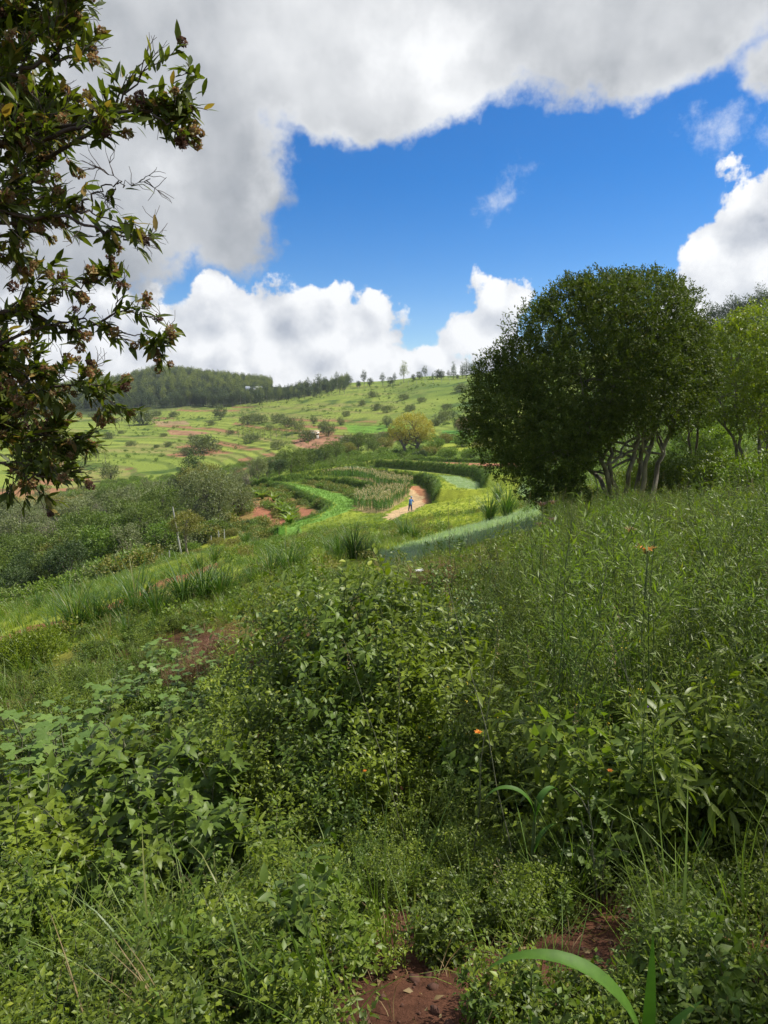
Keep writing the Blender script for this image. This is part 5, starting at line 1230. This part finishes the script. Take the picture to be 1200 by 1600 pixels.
sm.build('stems', [M_stem], root); lm.build('leaflets', [M_weed], root)
x = at(870, 1150, 3.3)[0]; root.location = (x, 3.3, Hp(x, 3.3)); root.scale = (.95,)*3; thing(root, 'single plant with long feathery leaves of many narrow leaflets', 'plant')
# lime plants with leaves that hang in pairs
for v in range(2):
    sm, lm, fm = MB(), MB(), MB()
    for s in range(4):
        q = limb((random.gauss(0, .05), random.gauss(0, .05), -.05), (random.gauss(0, .12), random.gauss(0, .12), random.uniform(.75, 1.0)), 9, .07); sm.tube(q, np.linspace(.005, .002, 9), 5)
        leaves_on(lm, q, .25, 1., 16, .06, t_leaf(1., .7, .10, .5), 0, 3, (-1.1, -.3))
        fm.inst(DISC, rot_frames(rng.normal(0, 1, (5, 3))+[0, 0, 1])*.007, q[-1]+rng.normal(0, .008, (5, 3)), 0)
    plant_thing('lime%d' % v, 'drooping_leaved_plant', sm, lm, M_stemw, M_weed3, [('flower', fm, M_yflow)])
for i, (px, py, D_) in enumerate([(985,1000,3.9),(960,1040,3.8),(1000,1080,3.4),(885,1060,3.9),(1050,1085,3.5),(975,1130,3.2),(1010,1160,3.1),(930,1110,3.6),(1180,1010,4.4)]):
    top_at('lime%d' % (i % 2), px, py, D_, .95, 'lime green plant with drooping paired leaves', 'plant', 'lime green drooping plants')
# orange whorled flowers on tall bare stems
def leonotis(nwh, h, pet=None, stem=None):
    root = empty('orange_flower_stem', (0, 0, 0)); m = MB(); q = limb((0, 0, -.05), (.02, .01, h), 8, .03); m.tube(q, np.linspace(.006, .003, 8), 6); kid(root, m.build('stem', [M_stem], root))
    lm = MB(); leaves_on(lm, q, .1, .55, 6, .06, L_nar, 0); kid(root, lm.build('leaves', [M_weed2], root))
    for w in range(nwh):
        fm = MB(); z = h-.02-w*.16
        for k in range(26): a = random.uniform(0, 6.28); blade(fm, (.012*math.cos(a), .012*math.sin(a), z), a, random.uniform(.025, .05), .008, random.uniform(.2, .9), 0, 3, random.uniform(.8, 1.3))
        kid(root, fm.build('flower', [pet or M_orange], root))
        cm_ = MB(); cm_.tube([(0,0,z-.022),(0,0,z-.008),(0,0,z+.012)], [.006,.017,.008], 10); kid(root, cm_.build('seed_head', [M_dry], root))
    return root
PROTO['leo'] = leonotis(1, 1.2); PROTO['leo3'] = leonotis(1, 1.2, M_flow); PROTO['leo2'] = leonotis(2, 1.5, M_flow2)
for k, px, py, D_, d in [('leo',1010,849,4.2,'bright orange whorled flower on a tall straight stem'),('leo3',985,822,6.0,'small faded orange flower on a stem beyond the bright one'),('leo2',846,782,6.5,'tall dark seed stem standing against the sunlit onion field'),('leo2',864,780,7.6,'thinner dark seed stem close behind the tall one')]:
    top_at(k, px, py, D_, 1.5 if k == 'leo2' else 1.2, d, 'flower', None, None, 1.0)
# tall single grass stalk in front of the fields
for px, py, D_, d in [(700,783,5.5,'thin bare grass stalk reaching up across the yellow-green slope'),(300,1000,6.0,'thin dark seed stalk rising out of the thicket edge'),(775,1340,2.4,'straight pale grass stalk in front of the dark weeds')]:
    p = at(px, py, D_); z = Hp(p[0], D_); m = MB(); h = p[2]-z; m.tube(limb((.12, 0, -.02), (0, 0, h), 9, .03), np.linspace(.0035, .0015, 9), 5)
    root = empty('grass_stalk', (p[0], D_, z)); m.build('stem', [M_stemw], root); f = MB()
    for k in range(26): f.inst(t_kite(1, .35), rot_frames(rng.normal(0, 1, (1, 3))+[0, 0, .6])*.012, np.array([[rng.normal(0, .006), rng.normal(0, .006), h-k*.008]]), 0)
    f.build('seed_head', [M_dry], root); thing(root, d, 'grass stalk')
# single small blossoms that stand out
def blossom(px, py, D_, mat, r, desc, name='flower'):
    p = at(px, py, D_); z = Hp(p[0], D_); root = empty(name, (p[0], D_, z)); h = p[2]-z
    m = MB(); q = limb((.03, .02, -.02), (0, 0, h), 7, .06); m.tube(q, np.linspace(.003, .0015, 7), 5); m.build('stem', [M_stem], root)
    lm = MB(); leaves_on(lm, q, .3, .9, 5, .05, L_ov, 0); lm.build('leaves', [M_weed], root)
    f = MB()
    for k in range(10): a = k*.63; f.inst(t_leaf(1, .45, .02, .2), rot_frames(np.array([[math.cos(a), math.sin(a), .5+.3*(k % 2)]]))*r, np.array([[0, 0, h]]), 0)
    f.build('petals', [mat], root); thing(root, desc, 'flower')
blossom(747,1145,3.0,M_orange,.022,'small orange daisy-like flower above the middle weeds')
blossom(953,1205,2.7,M_orange,.015,'tiny orange bud above toothed leaves')
blossom(655,893,6.0,M_white,.05,'flat white flower head at the top edge of the thicket')
blossom(1010,1105,3.2,M_purple,.014,'small violet flower among lime green leaves')
blossom(175,1492,1.9,M_yflow,.009,'tiny yellow flower in the near grass')
blossom(570,1205,3.2,M_orange,.012,'tiny orange flower among the shrubs in the thicket')
# toothed thistle-like weed in the middle
root = empty('toothed_weed', (0, 0, 0)); sm, lm = shrub_mesh(.5, 3, .13, t_leaf(1, .28, .02, .3, st=(0,.1,.2,.3,.4,.5,.6,.7,.8,.9,1.), wd=(.2,.5,.9,.5,1.,.5,.9,.4,.6,.3,.02), ser=.3), 7, .2, 1, 1, (.3, 1.))
sm.build('stems', [M_stemw], root); lm.build('leaves', [M_weed2], root); x = at(945, 1250, 2.6)[0]; root.location = (x, 2.6, Hp(x, 2.6)); thing(root, 'weed with long toothed narrow leaves below the lime green plants', 'plant')

# ------------------------------------------------------------------ undergrowth: countless small plants
def feather(h, n, mat, seed):
    sm, lm = MB(), MB()
    for s in range(3):
        q = limb((random.gauss(0, .05), random.gauss(0, .05), -.03), (random.gauss(0, .12), random.gauss(0, .12), h*random.uniform(.75, 1)), 8, .06); sm.tube(q, np.linspace(.004, .0015, 8), 4)
        for b in range(9):
            j = random.uniform(1.5, 6.8); i = int(j); st = q[i]+(q[i+1]-q[i])*(j-i); a = random.uniform(0, 6.28); e = st+np.array([math.cos(a), math.sin(a), 1.3])*h*random.uniform(.08, .15)
            q2 = limb(st, e, 5, .1); sm.tube(q2, .001, 3); leaves_on(lm, q2, .1, 1, n, .055, t_kite(1., .15, .01, .05), 0, 2, (.3, 1.1))
    return join(sm, lm, [mat, M_stem])
def wild(h, mat):
    sm, lm = shrub_mesh(h, 3, .05, L_nar, 8, .25, 4, 2, (.2, 1.), .003)
    for f in range(7): lm.inst(DISC, rot_frames(rng.normal(0, 1, (4, 3)))*.005, np.tile(np.array([random.gauss(0, .10), random.gauss(0, .10), h*random.uniform(.75, 1.05)]), (4, 1))+rng.normal(0, .003, (4, 3)), 2)
    return join(sm, lm, [mat, M_stem, M_yflow])
def small(h, L, mat, nst=6, tm=None): sm, lm = shrub_mesh(h, nst, L, tm or L_oval, 9, .5, 4, 2, (.0, .8), .002, .15); return join(sm, lm, [mat, M_stem])
def fine_grass(n, h, mat, w=.004, bend=1.2, spread=.08):
    return grass_proto(n, h, w, 0, mat, bend, spread)
def red_grass():
    mb = MB()
    for i in range(26):
        a = random.uniform(0, 6.28); q = limb((random.gauss(0, .05), random.gauss(0, .05), 0), (math.cos(a)*.14, math.sin(a)*.14, random.uniform(.3, .5)), 5, .1); mb.tube(q, .0012, 3)
        mb.inst(t_kite(1, .3), rot_frames(rng.normal(0, 1, (14, 3))+[0, 0, .7])*.02, q[rng.integers(2, 5, 14)]+rng.normal(0, .02, (14, 3)), 0)
    return (mb, [M_red])
sm_ = [small(.42, .046, M_small), small(.40, .040, M_weed), small(.36, .058, M_weed2), small(.45, .040, M_small, 8, L_nar), small(.40, .062, M_weed3, 4), small(.5, .075, M_weed, 5, L_nar), small(.42, .085, M_weed2, 4, L_ov)]
low = [small(.14, .022, M_small, 7), small(.12, .028, M_weed2, 6), small(.16, .02, M_weed, 7)]
fea = [feather(1.05, 7, M_weed, 1), feather(.95, 7, M_small, 2), feather(1.0, 7, M_grass, 3)]
wil = [wild(.95, M_small), wild(.85, M_weed2)]
gr = [fine_grass(26, .45, M_grass), fine_grass(20, .6, M_grass, .006, .9), fine_grass(18, .5, M_dry, .003, 1.), fine_grass(30, .35, M_napier, .007, 1.5)]
# thick layer over the whole near slope except the bare soil at the bottom
q = wedge(4700, 1.9, 9.5, -54, 48); hx, hy = px_of(q)
bare = ((hy > 1480) & (hx > 600) & (hx < 900)) | ((hx > 680) & (hx < 900) & (hy > 1300)) ; nz = fbm(q[:, 0], q[:, 1], .7, 3)
thick = ((hx < 720) & (hy < 1500)); keep = ~bare & (nz > np.where(hx > 700, .46, .38)) & ~(thick & (rng.random(len(q)) < .55)); q = q[keep]; hx = hx[keep]
pick = np.where(hx < 700, rng.choice([0,1,2,4,5,6,6], len(q)), rng.choice([0,1,2,3,3,5], len(q)))
scat('undergrowth', sm_, q, np.clip(.35+1.3*(fbm(q[:, 0]+7, q[:, 1], .6, 3)-.3)+rng.normal(0, .12, len(q)), .3, 1.25), None, pick, .18, label='tangled small-leaved weeds covering the near slope')
q = wedge(5200, 1.3, 5.5, -56, 50); hx, hy = px_of(q); nz = fbm(q[:, 0]+5, q[:, 1], .5, 3); bare = (hy > 1500) & (hx > 600) & (hx < 920)
q = q[(nz > np.where(bare, .5, .44))]
scat('ground_cover', low, q, .6, 1.5, None, .2, .01, label='low leafy ground cover on the red soil')
q = wedge(2200, 1.25, 2.6, -60, 52); hx, hy = px_of(q); nz = fbm(q[:, 0]+9, q[:, 1], .35, 2); k = (nz > .42) & ~((hx > 480) & (hx < 1010)); q = q[k]
scat('undergrowth', sm_[:4]+low, q, .4, .9, None, .3, .02, label='small weeds at the very front beside the bare soil')
# feathery growth uphill to the right
q = wedge(4200, 3.0, 17.5, 4, 37); hx, hy = px_of(q); k = (hx > 680+rng.uniform(-60, 120, len(q))) & ~((hx < 850) & (q[:, 1] > 10.5)); q = q[k]; r_ = np.hypot(q[:, 0], q[:, 1])
q = q[rng.random(len(q)) < np.clip((r_-2.5)/4, .12, 1)]
q = q[rng.random(len(q)) < .6]
scat('feathery_weeds', fea+wil, q, .6, 1.1, rng.choice([0, 0, 1, 1, 2, 2, 3, 4], len(q)), .12, label='tall feathery weeds uphill below the broad tree')
q = wedge(2600, 5., 15, -34, 14); hx, hy = px_of(q); q = q[fbm(q[:, 0], q[:, 1], 1.5, 3) > .44]
scat('undergrowth', sm_+gr[:1], q, .45, .95, None, .15, label='weeds over the red soil of the lower slope')
q = wedge(3700, 1.5, 17, -48, 44); hx, hy = px_of(q); k = (fbm(q[:, 0]+3, q[:, 1], 1.8, 3) > .5) & ~((hy > 1440) & (hx > 560) & (hx < 1000)); q = q[k]
q = q[(np.hypot(q[:, 0], q[:, 1]) > 3.2) | (rng.random(len(q)) < .3)]
scat('wild_grass', gr, q, .6, 1.2, rng.choice([0, 0, 1, 2, 3], len(q)), .15, label='wild grass growing through the weeds')
q = wedge(110, 1.4, 3.0, -34, 5); hx, hy = px_of(q); q = q[hx < 420]; scat('wild_grass', [gr[3], gr[0], fine_grass(9, .5, M_napier, .010, 1.7)], q, .6, 1.2, None, .15, label='bright grass tufts at the very front')
q = wedge(24, 1.7, 3.0, 0, 33); scat('wild_grass', [gr[1], gr[0], fine_grass(7, .55, M_pale, .006, .7)], q, .5, 1.1, None, .2, label='sparse grass stems over the bare soil')
q = wedge(900, 3.0, 14, 6, 37); hx, hy = px_of(q); q = q[(hx > 720) & (fbm(q[:, 0]+8, q[:, 1], 1.6, 3) > .42)]
scat('uphill_weeds', sm_, q, .9, 2.0, rng.choice([0, 1, 3, 4, 5, 5], len(q)), .15, label='bushy small-leaved weeds uphill among the feathery ones')
q = wedge(160, 3.6, 9, 12, 36); hx, hy = px_of(q); q = q[hx > 800]
scat('feathery_weeds', fea+[feather(1.2, 8, M_weed3, 5)], q, 1.0, 1.55, None, .1, label='taller wispy weeds rising above the uphill growth')
def stalk_proto(h):
    mb = MB(); q = limb((0, 0, -.02), (random.gauss(0, .12), random.gauss(0, .12), h), 7, .06); mb.tube(q, np.linspace(.003, .0012, 7), 4, 1)
    for k in range(22): mb.inst(t_kite(1, .35), rot_frames(rng.normal(0, 1, (1, 3))+[0, 0, .8])*.014, q[-1:]-[[0, 0, k*.008]]+rng.normal(0, .005, (1, 3)), 0)
    return (mb, [M_dry, M_stemw])
q = wedge(420, 2.8, 16, -10, 36); hx, hy = px_of(q); q = q[(hx > 640) | (rng.random(len(q)) < .3)]
scat('seed_stalks', [stalk_proto(h) for h in (.8, 1., 1.2, 1.35)], q, .8, 1.15, None, .12, label='thin seed stalks standing over the weeds')
# reddish and straw-coloured grass patches
def patch(px, py, n, rad):
    p = GH(px, py); return p[:2]+rng.normal(0, rad, (n, 2))
q = np.concatenate([patch(375, 1035, 36, .5), patch(350, 1060, 16, .4), patch(690, 925, 20, .25), patch(300, 1080, 14, .3)]); scat('reddish_grass', [red_grass(), red_grass()], q, .8, 1.2, label='reddish dry seeding grass at the thicket edge')
q = np.concatenate([patch(790, 905, 90, .7), patch(830, 880, 60, .7), patch(1180, 790, 40, .8)]); scat('straw_grass', [fine_grass(22, .75, M_dry, .003, 1.6, .1), gr[2]], q, .8, 1.3, label='straw-coloured arching grass beside the shaded slope')
# clods, pebbles and dry litter on the bare soil
cl_ = []
for i in range(4):
    mb = MB(); g = np.random.default_rng(i); th = np.linspace(0, math.pi, 6); ph = np.linspace(0, 2*math.pi, 9)[:-1]
    V = np.array([(math.sin(a)*math.cos(b), math.sin(a)*math.sin(b), .7*math.cos(a)) for a in th for b in ph])*(1+g.normal(0, .13, (48, 1)))
    F = [(i_*8+j, i_*8+(j+1) % 8, (i_+1)*8+(j+1) % 8, (i_+1)*8+j) for i_ in range(5) for j in range(8)]; mb.add(V, F); cl_.append(mb)
mso = plain_mat('soil_clod', (.10, .043, .026), .95, .4, 20.); cl_ = [(m, [mso]) for m in cl_]
q = wedge(3600, 1.15, 4.2, -36, 36); q = q[fbm(q[:, 0]+2, q[:, 1], .4, 3) > .45]; scat('soil_clods', cl_, q, (rng.random(len(q))**5)*.022+.0025, None, None, .5, -.001, label='crumbs and clods of red-brown soil')
lit = [(lambda mb: (mb.inst(t_fold(1, .4, .1, .3), rot_frames(np.array([[1., .2, .1]]))*.035, np.zeros((1, 3))), mb)[1])(MB()) for _ in range(3)]
q = wedge(1500, 1.2, 4.0, -36, 36); scat('dry_litter', [(m, [M_dry]) for m in lit]+[fine_grass(3, .22, M_dry, .003, 2.6, .05)], q, .5, 1.3, None, .6, -.006, label='dry leaves and straw fallen on the soil')

# ------------------------------------------------------------------ the air between here and the far hill
hm = MB(); box(hm, -1600, 1600, -1600, 1600, -160, 175)
hz = hm.build('haze', [], None, False); hz['kind'] = 'stuff'
m, t = new_mat('haze'); pv = t.n('ShaderNodeVolumePrincipled', {'Color': (.82, .90, 1.0, 1), 'Density': .00016, 'Anisotropy': .3}); t.n('ShaderNodeOutputMaterial', {'Volume': pv.outputs[0]}); hz.data.materials.append(m)
finish_labels()
